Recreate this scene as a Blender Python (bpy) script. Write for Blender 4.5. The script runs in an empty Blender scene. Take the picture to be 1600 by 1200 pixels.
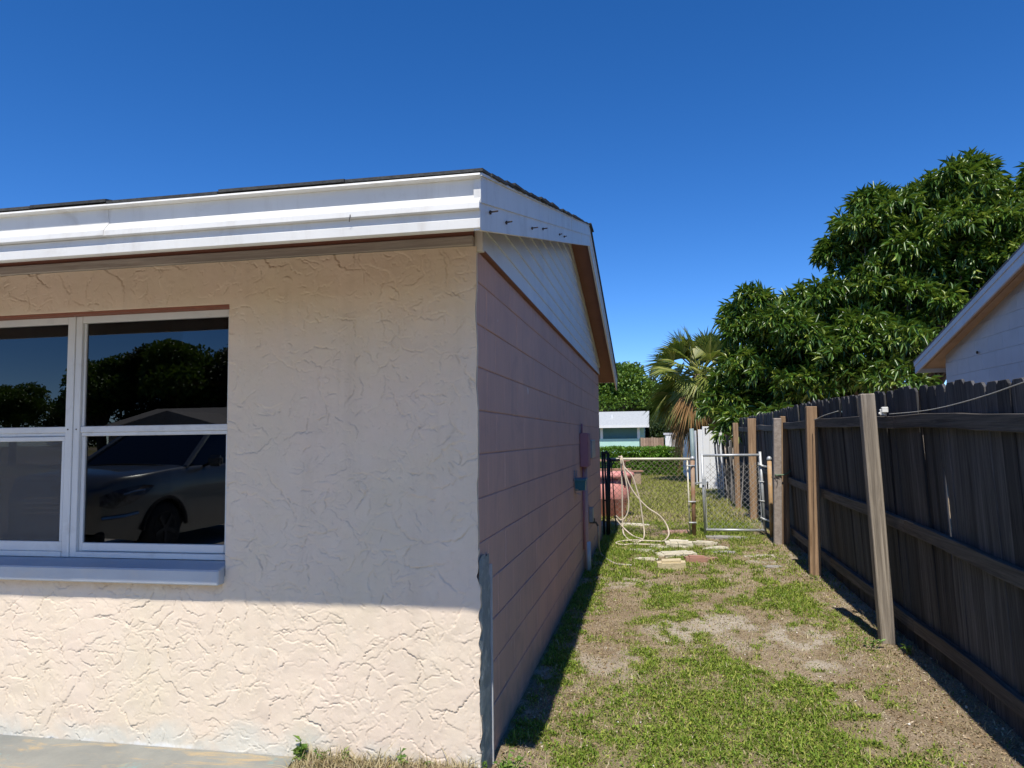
import bpy, bmesh, math, random
import numpy as np
from mathutils import Vector, Matrix
random.seed(7); RNG = np.random.default_rng(7)
S = bpy.context.scene
COL = S.collection
PI = math.pi

# ------------------------------------------------------------------ camera
cam_d = bpy.data.cameras.new('camera'); cam = bpy.data.objects.new('camera', cam_d); COL.objects.link(cam)
yaw, pitch, roll = 0.192742, 0.073453, -0.012643
fw = Vector((-math.sin(yaw)*math.cos(pitch), math.cos(yaw)*math.cos(pitch), math.sin(pitch)))
r0 = Vector((math.cos(yaw), math.sin(yaw), 0)); u0 = r0.cross(fw)
rt = r0*math.cos(roll) + u0*math.sin(roll); up = u0*math.cos(roll) - r0*math.sin(roll)
M = Matrix((rt, up, -fw)).transposed().to_4x4(); M.translation = Vector((0.8095, -3.2949, 1.555))
cam.matrix_world = M
cam_d.sensor_width = 36.0; cam_d.lens = 1147.0/1600*36; cam_d.clip_start = 0.05; cam_d.clip_end = 2000
S.camera = cam

# ------------------------------------------------------------------ sky, sun, exposure
SUN = Vector((0.02, -0.56, 1.0)).normalized()          # towards the sun
W = bpy.data.worlds.new('World'); S.world = W; W.use_nodes = True
nt = W.node_tree; nt.nodes.clear()
sky = nt.nodes.new('ShaderNodeTexSky'); sky.sky_type = 'NISHITA'; sky.sun_disc = False
sky.sun_elevation = math.asin(SUN.z); sky.sun_rotation = math.atan2(SUN.x, SUN.y)
sky.air_density = 0.58; sky.dust_density = 0.0; sky.ozone_density = 3.0; sky.altitude = 0
hs = nt.nodes.new('ShaderNodeHueSaturation'); hs.inputs['Saturation'].default_value = 1.30; hs.inputs['Hue'].default_value = 0.507
bgn = nt.nodes.new('ShaderNodeBackground'); bgn.inputs['Strength'].default_value = 0.15
wo = nt.nodes.new('ShaderNodeOutputWorld')
nt.links.new(sky.outputs[0], hs.inputs['Color']); nt.links.new(hs.outputs[0], bgn.inputs['Color']); nt.links.new(bgn.outputs[0], wo.inputs['Surface'])
sl = bpy.data.lights.new('sun', 'SUN'); sl.energy = 4.2; sl.angle = math.radians(0.53); sl.color = (1.0, 0.945, 0.85)
so = bpy.data.objects.new('sun', sl); COL.objects.link(so); so.location = (0, -20, 40)
so.rotation_euler = (-SUN).to_track_quat('-Z', 'Y').to_euler()
S.view_settings.view_transform = 'Standard'; S.view_settings.look = 'None'
S.view_settings.gamma = 1; S.view_settings.exposure = 0.40
try: S.view_settings.use_curve_mapping = False
except Exception: pass
S.render.engine = 'CYCLES'
S.cycles.use_denoising = True
S.cycles.max_bounces = 8; S.cycles.diffuse_bounces = 4; S.cycles.glossy_bounces = 4; S.cycles.transparent_max_bounces = 12
S.cycles.caustics_reflective = False; S.cycles.caustics_refractive = False

# ------------------------------------------------------------------ helpers: noise
_T = np.random.default_rng(3).random((256, 256))
def vn(x, y):
    x = np.asarray(x, float); y = np.asarray(y, float)
    xi = np.floor(x).astype(int); yi = np.floor(y).astype(int); fx = x-xi; fy = y-yi
    fx = fx*fx*(3-2*fx); fy = fy*fy*(3-2*fy)
    a = _T[xi & 255, yi & 255]; b = _T[(xi+1) & 255, yi & 255]; c = _T[xi & 255, (yi+1) & 255]; d = _T[(xi+1) & 255, (yi+1) & 255]
    return (a*(1-fx)+b*fx)*(1-fy)+(c*(1-fx)+d*fx)*fy
def fbm(x, y, o=4, s=0):
    t = 0; a = .5; n = 0
    for k in range(o):
        t = t+a*vn(np.asarray(x)*2**k+17.3*k+s*31.7, np.asarray(y)*2**k+9.1*k+s*13.1); n += a; a *= .5
    return t/n
def sstep(a, b, x): 
    t = np.clip((np.asarray(x, float)-a)/(b-a), 0, 1); return t*t*(3-2*t)

# ------------------------------------------------------------------ helpers: materials
def new_mat(name):
    m = bpy.data.materials.new(name); m.use_nodes = True
    n = m.node_tree; n.nodes.clear(); out = n.nodes.new('ShaderNodeOutputMaterial')
    b = n.nodes.new('ShaderNodeBsdfPrincipled'); n.links.new(b.outputs[0], out.inputs['Surface'])
    return m, n, b, out
def nd(n, t, **k):
    x = n.nodes.new(t)
    for a, v in k.items():
        if a in x.inputs.keys() if hasattr(x.inputs, 'keys') else False: x.inputs[a].default_value = v
        else: setattr(x, a, v)
    return x
def rgba(c): return (c[0], c[1], c[2], 1)
def mixc(n, fac, a, b, mode='MIX'):
    x = n.nodes.new('ShaderNodeMix'); x.data_type = 'RGBA'; x.blend_type = mode
    for sock, v in ((x.inputs[0], fac), (x.inputs[6], a), (x.inputs[7], b)):
        if hasattr(v, 'is_linked') or hasattr(v, 'links'): n.links.new(v, sock)
        elif isinstance(v, (int, float)): sock.default_value = v
        else: sock.default_value = rgba(v)
    return x.outputs[2]
def noise(n, scale, detail=4, rough=.55, vec=None, dist=0):
    x = n.nodes.new('ShaderNodeTexNoise'); x.inputs['Scale'].default_value = scale; x.inputs['Detail'].default_value = detail
    x.inputs['Roughness'].default_value = rough; x.inputs['Distortion'].default_value = dist
    if vec is not None: n.links.new(vec, x.inputs['Vector'])
    return x.outputs[0]
def ramp(n, f, p):
    r = n.nodes.new('ShaderNodeValToRGB'); n.links.new(f, r.inputs[0]); e = r.color_ramp.elements
    while len(e) < len(p): e.new(.5)
    for i, (q, c) in enumerate(p):
        e[i].position = q; e[i].color = rgba(c) if not isinstance(c, (int, float)) else (c, c, c, 1)
    return r.outputs[0]
def coords(n, kind='Object', scale=None, rot=None):
    t = n.nodes.new('ShaderNodeTexCoord'); v = t.outputs[kind]
    if scale or rot:
        mp = n.nodes.new('ShaderNodeMapping')
        if scale: mp.inputs['Scale'].default_value = scale
        if rot: mp.inputs['Rotation'].default_value = rot
        n.links.new(v, mp.inputs['Vector']); v = mp.outputs[0]
    return v
def geopos(n):
    g = n.nodes.new('ShaderNodeNewGeometry'); return g.outputs['Position']
def bump(n, b, h, strength=.3, dist=.01, prev=None):
    x = n.nodes.new('ShaderNodeBump'); x.inputs['Strength'].default_value = strength; x.inputs['Distance'].default_value = dist
    n.links.new(h, x.inputs['Height'])
    if prev is not None: n.links.new(prev, x.inputs['Normal'])
    n.links.new(x.outputs[0], b.inputs['Normal']); return x.outputs[0]
MATS = {}
def paint(name, c1, c2=None, scale=6, rough=.6, bstr=.15, bscale=60, dirt=None, dscale=2.5, damt=.5, metallic=0, rnd=.0, spec=.4):
    """painted / plain surface: two tones of noise, a stain tone, fine relief, a per-object shift"""
    if name in MATS: return MATS[name]
    m, n, b, o = new_mat(name)
    c2 = c2 or tuple(x*.85 for x in c1)
    v = geopos(n)
    col = mixc(n, ramp(n, noise(n, scale, 5, .6, v), [(.35, 0.), (.65, 1.)]), c1, c2)
    if dirt: col = mixc(n, ramp(n, noise(n, dscale, 6, .65, v, .6), [(.55, 0.), (.72, damt)]), col, dirt)
    if rnd:
        oi = n.nodes.new('ShaderNodeObjectInfo'); h = n.nodes.new('ShaderNodeHueSaturation')
        mr = n.nodes.new('ShaderNodeMapRange'); mr.inputs[3].default_value = 1-rnd; mr.inputs[4].default_value = 1+rnd
        n.links.new(oi.outputs['Random'], mr.inputs[0]); n.links.new(mr.outputs[0], h.inputs['Value']); n.links.new(col, h.inputs['Color']); col = h.outputs[0]
    n.links.new(col, b.inputs['Base Color']); b.inputs['Roughness'].default_value = rough; b.inputs['Metallic'].default_value = metallic
    b.inputs['Specular IOR Level'].default_value = spec
    if bstr: bump(n, b, noise(n, bscale, 5, .6, v), bstr, .006)
    MATS[name] = m; return m
def wood(name, c1, c2, c3, axis='Z', rough=.85, rnd=.18, gscale=45):
    if name in MATS: return MATS[name]
    m, n, b, o = new_mat(name)
    st = {'Z': (gscale, gscale, 1.6), 'Y': (gscale, 1.6, gscale), 'X': (1.6, gscale, gscale)}[axis]
    v = coords(n, 'Object', st)
    oi = n.nodes.new('ShaderNodeObjectInfo')
    ad = n.nodes.new('ShaderNodeVectorMath'); ad.operation = 'ADD'; n.links.new(v, ad.inputs[0])
    sc = n.nodes.new('ShaderNodeVectorMath'); sc.operation = 'SCALE'; sc.inputs[0].default_value = (31, 17, 53); n.links.new(oi.outputs['Random'], sc.inputs['Scale'])
    n.links.new(sc.outputs[0], ad.inputs[1]); v = ad.outputs[0]
    g = noise(n, 1.0, 8, .75, v, .6)
    col = mixc(n, ramp(n, g, [(.36, 0.), (.62, 1.)]), c1, c2)
    col = mixc(n, ramp(n, noise(n, .25, 4, .6, v), [(.5, 0.), (.7, .8)]), col, c3)
    h = n.nodes.new('ShaderNodeHueSaturation'); mr = n.nodes.new('ShaderNodeMapRange'); mr.inputs[3].default_value = 1-rnd; mr.inputs[4].default_value = 1+rnd
    n.links.new(oi.outputs['Random'], mr.inputs[0]); n.links.new(mr.outputs[0], h.inputs['Value']); n.links.new(col, h.inputs['Color'])
    n.links.new(h.outputs[0], b.inputs['Base Color']); b.inputs['Roughness'].default_value = rough; b.inputs['Specular IOR Level'].default_value = .2
    bump(n, b, g, .6, .006); MATS[name] = m; return m
def leafmat(name, c1, c2, c3=None, transl=.3, rough=.45, spec=.5):
    if name in MATS: return MATS[name]
    m, n, b, o = new_mat(name)
    g = n.nodes.new('ShaderNodeNewGeometry'); ri = g.outputs['Random Per Island']
    col = ramp(n, ri, [(0, c1), (.8, c2), (1., c3 or c2)])
    n.links.new(col, b.inputs['Base Color']); b.inputs['Roughness'].default_value = rough; b.inputs['Specular IOR Level'].default_value = spec
    tr = n.nodes.new('ShaderNodeBsdfTranslucent'); n.links.new(mixc(n, .5, col, (.25, .35, .03), 'MIX'), tr.inputs['Color'])
    ms = n.nodes.new('ShaderNodeMixShader'); ms.inputs[0].default_value = transl
    n.links.new(b.outputs[0], ms.inputs[1]); n.links.new(tr.outputs[0], ms.inputs[2]); n.links.new(ms.outputs[0], o.inputs['Surface'])
    MATS[name] = m; return m

# ------------------------------------------------------------------ helpers: meshes and objects
class MB:
    def __init__(s): s.v = []; s.f = []
    def add(s, v, f):
        o = len(s.v); s.v += [tuple(map(float, p)) for p in v]; s.f += [tuple(i+o for i in q) for q in f]; return s
    def box(s, x0, x1, y0, y1, z0, z1, m=None):
        v = [(x0, y0, z0), (x1, y0, z0), (x1, y1, z0), (x0, y1, z0), (x0, y0, z1), (x1, y0, z1), (x1, y1, z1), (x0, y1, z1)]
        if m is not None: v = [tuple(m @ Vector(p)) for p in v]
        return s.add(v, [(0, 3, 2, 1), (4, 5, 6, 7), (0, 1, 5, 4), (1, 2, 6, 5), (2, 3, 7, 6), (3, 0, 4, 7)])
    def bar(s, a, b, w, h, up=(0, 0, 1)):
        a = Vector(a); b = Vector(b); d = (b-a); L = d.length; d.normalize(); u = Vector(up); x = d.cross(u)
        if x.length < 1e-4: x = d.cross(Vector((1, 0, 0)))
        x.normalize(); z = x.cross(d)
        m = Matrix((x, d, z)).transposed().to_4x4(); m.translation = a
        return s.box(-w/2, w/2, 0, L, -h/2, h/2, m)
    def tube(s, pts, r, k=8, cap=True):
        pts = [Vector(p) for p in pts]; n = len(pts); rr = r if isinstance(r, (list, tuple)) else [r]*n
        o = len(s.v); prev = None
        for i, p in enumerate(pts):
            t = (pts[min(i+1, n-1)]-pts[max(i-1, 0)]).normalized()
            if prev is None:
                a = t.orthogonal().normalized()
            else:
                a = prev-t*prev.dot(t)
                a = a.normalized() if a.length > 1e-5 else t.orthogonal().normalized()
            prev = a; b = t.cross(a)
            for j in range(k):
                q = p+(a*math.cos(2*PI*j/k)+b*math.sin(2*PI*j/k))*rr[i]; s.v.append(tuple(q))
        for i in range(n-1):
            for j in range(k):
                s.f.append((o+i*k+j, o+i*k+(j+1) % k, o+(i+1)*k+(j+1) % k, o+(i+1)*k+j))
        if cap:
            s.f.append(tuple(o+j for j in reversed(range(k)))); s.f.append(tuple(o+(n-1)*k+j for j in range(k)))
        return s
    def prism(s, poly, axis, a, b):
        """poly: list of 2-D points in the other two axes (order x,y / x,z / y,z); extruded from a to b"""
        n = len(poly)
        def P(p, t): return {'x': (t, p[0], p[1]), 'y': (p[0], t, p[1]), 'z': (p[0], p[1], t)}[axis]
        v = [P(p, a) for p in poly]+[P(p, b) for p in poly]
        f = [tuple(range(n)), tuple(range(2*n-1, n-1, -1))]+[(i, i+n, (i+1) % n+n, (i+1) % n) for i in range(n)]
        return s.add(v, f)
    def lathe(s, prof, cx, cy, k=16, cap=True):
        o = len(s.v)
        for r, z in prof:
            for j in range(k): s.v.append((cx+r*math.cos(2*PI*j/k), cy+r*math.sin(2*PI*j/k), z))
        for i in range(len(prof)-1):
            for j in range(k): s.f.append((o+i*k+j, o+i*k+(j+1) % k, o+(i+1)*k+(j+1) % k, o+(i+1)*k+j))
        if cap:
            s.f.append(tuple(o+j for j in reversed(range(k)))); q = o+(len(prof)-1)*k; s.f.append(tuple(q+j for j in range(k)))
        return s
    def mesh(s, name, smooth=False, bevel=0, seg=1, fixn=True):
        me = bpy.data.meshes.new(name); me.from_pydata(s.v, [], s.f)
        if bevel or fixn:
            bm = bmesh.new(); bm.from_mesh(me)
            if fixn: bmesh.ops.recalc_face_normals(bm, faces=bm.faces)
            if bevel:
                bmesh.ops.remove_doubles(bm, verts=bm.verts, dist=1e-5)
                eds = [e for e in bm.edges if len(e.link_faces) == 2 and e.calc_face_angle(0) > .5]
                bmesh.ops.bevel(bm, geom=eds, offset=bevel, segments=seg, affect='EDGES', clamp_overlap=True)
            bm.to_mesh(me); bm.free()
        if smooth: me.polygons.foreach_set('use_smooth', [True]*len(me.polygons))
        me.update(); return me
    def build(s, name, mat, parent=None, smooth=False, bevel=0, seg=1, **k):
        return link(name, s.mesh(name, smooth, bevel, seg), mat, parent)
def link(name, me, mat, parent=None, loc=None, rot=None):
    o = bpy.data.objects.new(name, me); COL.objects.link(o)
    if mat is not None and len(me.materials) == 0: me.materials.append(mat)
    if parent is not None: o.parent = parent
    if loc is not None: o.location = loc
    if rot is not None: o.rotation_euler = rot
    return o
def npmesh(name, V, F, smooth=False):
    """V (n,3), F (m,3|4) numpy -> mesh"""
    V = np.ascontiguousarray(V, np.float32); F = np.ascontiguousarray(F, np.int32); k = F.shape[1]
    me = bpy.data.meshes.new(name); me.vertices.add(len(V)); me.vertices.foreach_set('co', V.ravel())
    me.loops.add(F.size); me.loops.foreach_set('vertex_index', F.ravel())
    me.polygons.add(len(F)); me.polygons.foreach_set('loop_start', np.arange(0, F.size, k, dtype=np.int32))
    try: me.polygons.foreach_set('loop_total', np.full(len(F), k, np.int32))
    except Exception: pass
    if smooth: me.polygons.foreach_set('use_smooth', np.ones(len(F), bool))
    me.update(calc_edges=True); me.validate(); return me
def tag(o, label=None, cat=None, group=None, kind=None):
    for k, v in (('label', label), ('category', cat), ('group', group), ('kind', kind)):
        if v: o[k] = v
    return o
def empty(name, loc=(0, 0, 0), label=None, cat=None, group=None):
    o = bpy.data.objects.new(name, None); COL.objects.link(o); o.location = loc; o.empty_display_size = .2
    return tag(o, label, cat, group)
def spline(pts, n=8):
    P = [Vector(p) for p in pts]; P = [P[0]*2-P[1]]+P+[P[-1]*2-P[-2]]; o = []
    for i in range(1, len(P)-2):
        for j in range(n):
            t = j/n; a, b, c, d = P[i-1], P[i], P[i+1], P[i+2]
            o.append(.5*((2*b)+(c-a)*t+(2*a-5*b+4*c-d)*t*t+(3*b-a-3*c+d)*t**3))
    o.append(P[-2]); return o

# ------------------------------------------------------------------ ground
def G(x, y):
    x = np.asarray(x, float); y = np.asarray(y, float)
    side = .015+.018*np.clip(y, 0, 5)
    bed = sstep(.10, -.12, x)*sstep(.15, -.05, y)*.062
    return side+bed+(fbm(x*.9, y*.9, 3, 4)-.5)*.03*sstep(-1.2, .3, x)
def cover(x, y):
    """how much grass grows (0 bare sand .. 1 lush)"""
    n = fbm(x*1.25, y*.8, 4, 1)*.45+fbm(x*4.2, y*3.2, 3, 2)*.3+fbm(x*13, y*11, 2, 3)*.25
    c = sstep(.40, .58, n)
    # the strip at the foot of the fence and of the wall is bare, the middle greener near the front
    c = c*sstep(2.55, 1.9, x)*.9+.1*c
    g1 = 1.25*np.exp(-(((x-.85)/.60)**2+((y-.9)/1.2)**2)); g2 = np.exp(-(((x-1.9)/.3)**2+((y-3.6)/.8)**2))
    g3 = np.exp(-(((x-1.6)/.35)**2+((y-1.0)/.5)**2))
    b1 = .85*np.exp(-(((x-1.78)/.24)**2+((y-2.4)/.5)**2)); b2 = np.exp(-(((x-.45)/.22)**2+((y-3.0)/1.3)**2)); b3 = np.exp(-(((x-1.3)/.3)**2+((y-2.9)/.25)**2))
    k = .55+.9*(fbm(x*13, y*11, 2, 3)-.25)
    return np.clip(c+(.75*g1+.5*g2+.4*g3)*k-.9*b1-.7*b2-.6*b3-.45*sstep(1.75, 2.3, x)*sstep(3.0, 1.0, y), 0, 1)
def grid_axis(segs):
    a = [segs[0][0]]
    for lo, hi, st in segs: a += list(np.linspace(lo, hi, max(1, int(round((hi-lo)/st)))+1)[1:])
    return np.array(a)
gx = grid_axis([(-400, -60, 60), (-60, -12, 6), (-12, -1.2, 1.2), (-1.2, 3.2, .025), (3.2, 12, 1.1), (12, 60, 6), (60, 400, 60)])
gy = grid_axis([(-400, -60, 60), (-60, -6, 6), (-6, -.8, .65), (-.8, 9, .03), (9, 30, .5), (30, 90, 6), (90, 600, 85)])
X, Y = np.meshgrid(gx, gy, indexing='ij'); Z = G(X, Y)
n2 = (fbm(X*9, Y*9, 3, 6)-.5)*.022*((X > -1.2) & (X < 3.2) & (Y > -.8) & (Y < 9)); Z = Z+n2
V = np.stack([X.ravel(), Y.ravel(), Z.ravel()], 1); a, b = X.shape
I = np.arange(a*b).reshape(a, b); F = np.stack([I[:-1, :-1].ravel(), I[1:, :-1].ravel(), I[1:, 1:].ravel(), I[:-1, 1:].ravel()], 1)
gm = npmesh('ground', V, F, True)
b1 = np.exp(-(((X-1.80)/.25)**2+((Y-2.35)/.5)**2)); b3 = np.exp(-(((X-1.25)/.3)**2+((Y-2.9)/.25)**2)); b4 = np.exp(-(((X-2.0)/.25)**2+((Y-5.9)/.3)**2)); b5 = np.exp(-(((X-1.2)/.5)**2+((Y+.35)/.2)**2))
sand = np.clip((b1+b3+b4+b5)*1.6*sstep(.35, .62, fbm(X*5, Y*4, 4, 7))+.5*sstep(.60, .75, fbm(X*1.7, Y*1.3, 4, 5)), 0, 1)
a2 = gm.attributes.new('sand', 'FLOAT', 'POINT'); a2.data.foreach_set('value', sand.ravel().astype(np.float32))
at = gm.attributes.new('cover', 'FLOAT', 'POINT'); at.data.foreach_set('value', cover(X, Y).ravel().astype(np.float32))
m, n, b_, o_ = new_mat('sandy_soil')
pos = geopos(n)
cv = n.nodes.new('ShaderNodeAttribute'); cv.attribute_name = 'cover'
soil = mixc(n, ramp(n, noise(n, 3.2, 6, .62, pos), [(.38, 0.), (.62, 1.)]), (.32, .24, .155), (.45, .355, .245))
soil = mixc(n, ramp(n, noise(n, 1.3, 5, .6, pos, .5), [(.56, 0.), (.66, .85)]), soil, (.56, .49, .39))
soil = mixc(n, ramp(n, noise(n, 95, 4, .75, pos), [(.42, 0.), (.60, .7)]), soil, (.10, .07, .042))
soil = mixc(n, ramp(n, noise(n, 170, 3, .7, pos), [(.60, 0.), (.68, .8)]), soil, (.52, .45, .33))
sa_ = n.nodes.new('ShaderNodeAttribute'); sa_.attribute_name = 'sand'
soil = mixc(n, ramp(n, sa_.outputs['Fac'], [(.1, 0.), (.7, .85)]), soil, mixc(n, noise(n, 40, 4, .7, pos), (.55, .49, .41), (.42, .365, .29)))
gr = mixc(n, ramp(n, noise(n, 60, 5, .7, pos), [(.35, 0.), (.65, 1.)]), (.12, .13, .03), (.27, .24, .085))
soil = mixc(n, ramp(n, cv.outputs['Fac'], [(.15, 0.), (.75, .8)]), soil, gr)
n.links.new(soil, b_.inputs['Base Color']); b_.inputs['Roughness'].default_value = .95; b_.inputs['Specular IOR Level'].default_value = .1
bump(n, b_, noise(n, 70, 6, .75, pos), .8, .02)
tag(link('ground', gm, m), kind='structure')

# ------------------------------------------------------------------ concrete: driveway, street
m, n, b_, o_ = new_mat('faded_painted_concrete'); pos = geopos(n)
col = mixc(n, ramp(n, noise(n, 2.2, 6, .65, pos), [(.35, 0.), (.7, 1.)]), (.19, .20, .19), (.30, .30, .265))
mp = n.nodes.new('ShaderNodeMapping'); mp.inputs['Scale'].default_value = (2.0, 7, 1); mp.inputs['Rotation'].default_value = (0, 0, .5); n.links.new(pos, mp.inputs['Vector'])
col = mixc(n, ramp(n, noise(n, 1.6, 8, .7, mp.outputs[0], .5), [(.52, 0.), (.63, .8)]), col, (.44, .335, .19))
col = mixc(n, ramp(n, noise(n, 3.0, 6, .65, pos), [(.60, 0.), (.66, .6)]), col, (.19, .36, .36))
col = mixc(n, ramp(n, noise(n, 60, 4, .7, pos), [(.55, 0.), (.7, .35)]), col, (.2, .19, .17))
n.links.new(col, b_.inputs['Base Color']); b_.inputs['Roughness'].default_value = .85; bump(n, b_, noise(n, 120, 5, .7, pos), .35, .006)
CONC = m
mb = MB()
xs = [-9.0]+list(np.linspace(-3, -1.0, 30)); 
top = [(-9.0, -.004), (-3, -.004)]
edge = [(-.97+.03*math.sin(y*3)+.02*math.sin(y*11), y) for y in np.linspace(-.03, -13.5, 60)]
edge = [(-.84+.02*math.sin(y*9)+.02*math.sin(y*23), y) for y in np.linspace(-.03, -1.1, 24)]
poly = [(-9.0, -1.1), (-9.0, -.02), (-.86, -.02)]+edge
mb.prism(poly[::-1], 'z', -.05, .086)
tag(mb.build('porch_slab', CONC), kind='structure')
m, n, b_, o_ = new_mat('pale_bounce_driveway'); pos = geopos(n)
col = mixc(n, ramp(n, noise(n, 1.1, 6, .65, pos), [(.35, 0.), (.7, 1.)]), (.50, .46, .40), (.60, .56, .49))
col = mixc(n, ramp(n, noise(n, 60, 4, .7, pos), [(.55, 0.), (.7, .3)]), col, (.34, .31, .27))
n.links.new(col, b_.inputs['Base Color']); b_.inputs['Roughness'].default_value = .9; bump(n, b_, noise(n, 120, 5, .7, pos), .3, .006)
tag(MB().box(-9.4, -.80, -13.8, -1.115, -.05, .080).build('driveway', m), kind='structure')  # driveway out of view, made pale to bounce sunlight onto the shaded front wall
mb = MB().box(-400, 400, -21, -14.2, -.05, .03); tag(mb.build('street', paint('asphalt', (.05, .05, .05), (.07, .068, .065), 30, .9, .4, 90)), kind='structure')

# ------------------------------------------------------------------ own house
house = empty('house', (0, 0, 0), 'single-storey house with cream stucco front, pink block side wall and white gable', 'house')
L_Y = 7.45; YR = 3.73; SL = .2456
def roof_top(y): return 3.60-SL*abs(y-YR)
# --- stucco front: a height field of trowel strokes
STX0, STX1, STZ0, STZ1 = -2.90, .004, .055, 2.452
WX1, WZ0, WZ1 = -1.258, .905, 2.238
d = .0040
nx = int((STX1-STX0)/d); nz = int((STZ1-STZ0)/d)
xs = np.linspace(STX0, STX1, nx); zs = np.linspace(STZ0, STZ1, nz)
H = np.zeros((nx, nz), np.float32)
rs = np.random.default_rng(11)
wig = rs.random(4096)
def wiggle(u, s):
    t = u*s; i = np.floor(t).astype(int); f = t-i; f = f*f*(3-2*f); return wig[i & 4095]*(1-f)+wig[(i+1) & 4095]*f-.5
GR = np.zeros((nx, nz), np.float32)
for k in range(2600):
    cx, cz = rs.uniform(STX0, STX1), rs.uniform(STZ0, STZ1)
    big = rs.random()
    if rs.random() > .05+1.7*float(fbm(cx*1.9, cz*1.9, 2, 6)): continue
    Ln = rs.uniform(.010, .035) if big < .50 else (rs.uniform(.04, .095) if big < .92 else rs.uniform(.10, .16)); Wd = Ln*rs.uniform(.5, 1.1); th = rs.uniform(.0006, .0034)
    an = rs.normal(0, .8) if rs.random() < .65 else rs.uniform(0, 2*PI)
    if rs.random() < .3: an += PI
    R = max(Ln, Wd)*1.25
    i0, i1 = np.searchsorted(xs, [cx-R, cx+R]); j0, j1 = np.searchsorted(zs, [cz-R, cz+R])
    if i1-i0 < 3 or j1-j0 < 3: continue
    px, pz = np.meshgrid(xs[i0:i1]-cx, zs[j0:j1]-cz, indexing='ij')
    u = px*math.cos(an)+pz*math.sin(an); v = -px*math.sin(an)+pz*math.cos(an)
    ofs = rs.uniform(0, 500)
    cur = rs.uniform(-1, 1)*u*u/Ln*.6
    edge_ = .020*min(1, Ln/.06)*wiggle(u+ofs, 24)+.012*min(1, Ln/.04)*wiggle(u+ofs, 70)+.005*wiggle(u+ofs, 190)+cur
    e = v-edge_                                             # the trowel lifted off where e goes below 0
    endf = np.clip(1-(np.abs(u)/Ln)**2, 0, 1)**.7
    hh = th*endf*np.clip(1-e/Wd, 0, 1)**1.2*((e > 0) & (e < Wd))
    gw = .0030+.0022*rs.random()
    gg = rs.uniform(.0010, .0058)*endf*((e <= 0) & (e > -gw))*np.clip(.15+1.7*(wiggle(u+ofs+91, 45)+.5), 0, 1)
    H[i0:i1, j0:j1] = np.maximum(H[i0:i1, j0:j1]*(1-.3*(hh > .0004)), hh)
    GR[i0:i1, j0:j1] = np.maximum(GR[i0:i1, j0:j1]*(1-.5*(hh > .0008)), gg)
H -= GR
XX, ZZ = np.meshgrid(xs, zs, indexing='ij')
H += (fbm(XX*3.2, ZZ*3.2, 3, 9)-.5)*.010+(fbm(XX*22, ZZ*22, 3, 8)-.5)*.0022
pits = fbm(XX*75, ZZ*75, 2, 5); H -= np.clip(pits-.72, 0, 1)*.010
# lumpy ragged right edge, worn foot
PX = XX.copy(); wgt = np.clip((XX+.05)/.054, 0, 1); PX += wgt*((fbm(ZZ*6, ZZ*0+3, 4, 3)-.5)*.02+(fbm(ZZ*17, ZZ*0+3, 3, 3)-.5)*.03*(ZZ < 1.05)+(1.2-ZZ)*.005*(ZZ < 1.2))
H += .012*np.clip((XX+.10)/.1, 0, 1)**2*-1*.6
PZ = ZZ.copy(); wz = np.clip((.14-ZZ)/.085, 0, 1); PZ += wz*(fbm(XX*7, XX*0+1, 4, 6)-.5)*.05
V = np.stack([PX.ravel(), (-.018-H).ravel(), PZ.ravel()], 1)
I = np.arange(nx*nz).reshape(nx, nz)
cxm = (xs[:-1]+xs[1:])/2; czm = (zs[:-1]+zs[1:])/2
CX, CZ = np.meshgrid(cxm, czm, indexing='ij'); keep = ~((CX < WX1) & (CZ > WZ0) & (CZ < WZ1))
F = np.stack([I[:-1, :-1][keep], I[1:, :-1][keep], I[1:, 1:][keep], I[:-1, 1:][keep]], 1)
def skirt(idx, yb):
    global V, F
    idx = np.asarray(idx); n0 = len(V); B = V[idx].copy(); B[:, 1] = yb; V = np.vstack([V, B]); k = len(idx)
    q = np.stack([idx[:-1], idx[1:], n0+np.arange(1, k), n0+np.arange(k-1)], 1); F = np.vstack([F, q])
iw = np.searchsorted(cxm, WX1); j0 = np.searchsorted(czm, WZ0); j1 = np.searchsorted(czm, WZ1)
skirt(I[nx-1, :], .012); skirt(I[::-1, 0], .02); skirt(I[iw, j0:j1+1], .075); skirt(I[:iw+1, j0], .075); skirt(I[:iw+1, j1][::-1], .075)
me = npmesh('front_wall', V, F, True)
m, n, b_, o_ = new_mat('cream_stucco'); pos = geopos(n)
col = mixc(n, ramp(n, noise(n, 1.6, 5, .6, pos), [(.35, 0.), (.68, 1.)]), (.80, .655, .52), (.755, .64, .475))
col = mixc(n, ramp(n, noise(n, 28, 5, .7, pos), [(.5, 0.), (.75, .25)]), col, (.66, .53, .38))
col = mixc(n, ramp(n, noise(n, 7, 5, .6, pos), [(.52, 0.), (.66, .3)]), col, (.82, .71, .575))
mps = n.nodes.new('ShaderNodeMapping'); mps.inputs['Scale'].default_value = (9, 9, .8); n.links.new(pos, mps.inputs['Vector'])
col = mixc(n, ramp(n, noise(n, 1.0, 5, .65, mps.outputs[0]), [(.54, 0.), (.74, .24)]), col, (.56, .46, .35))
sx = n.nodes.new('ShaderNodeSeparateXYZ'); n.links.new(pos, sx.inputs[0])
zr = n.nodes.new('ShaderNodeMapRange'); zr.inputs[1].default_value = .42; zr.inputs[2].default_value = .10; n.links.new(sx.outputs['Z'], zr.inputs[0])
mu = n.nodes.new('ShaderNodeMath'); mu.operation = 'MULTIPLY'; n.links.new(zr.outputs[0], mu.inputs[0]); n.links.new(noise(n, 2.4, 5, .6, pos, .4), mu.inputs[1])
col = mixc(n, ramp(n, mu.outputs[0], [(.36, 0.), (.52, .7)]), col, (.64, .64, .56))
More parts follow.
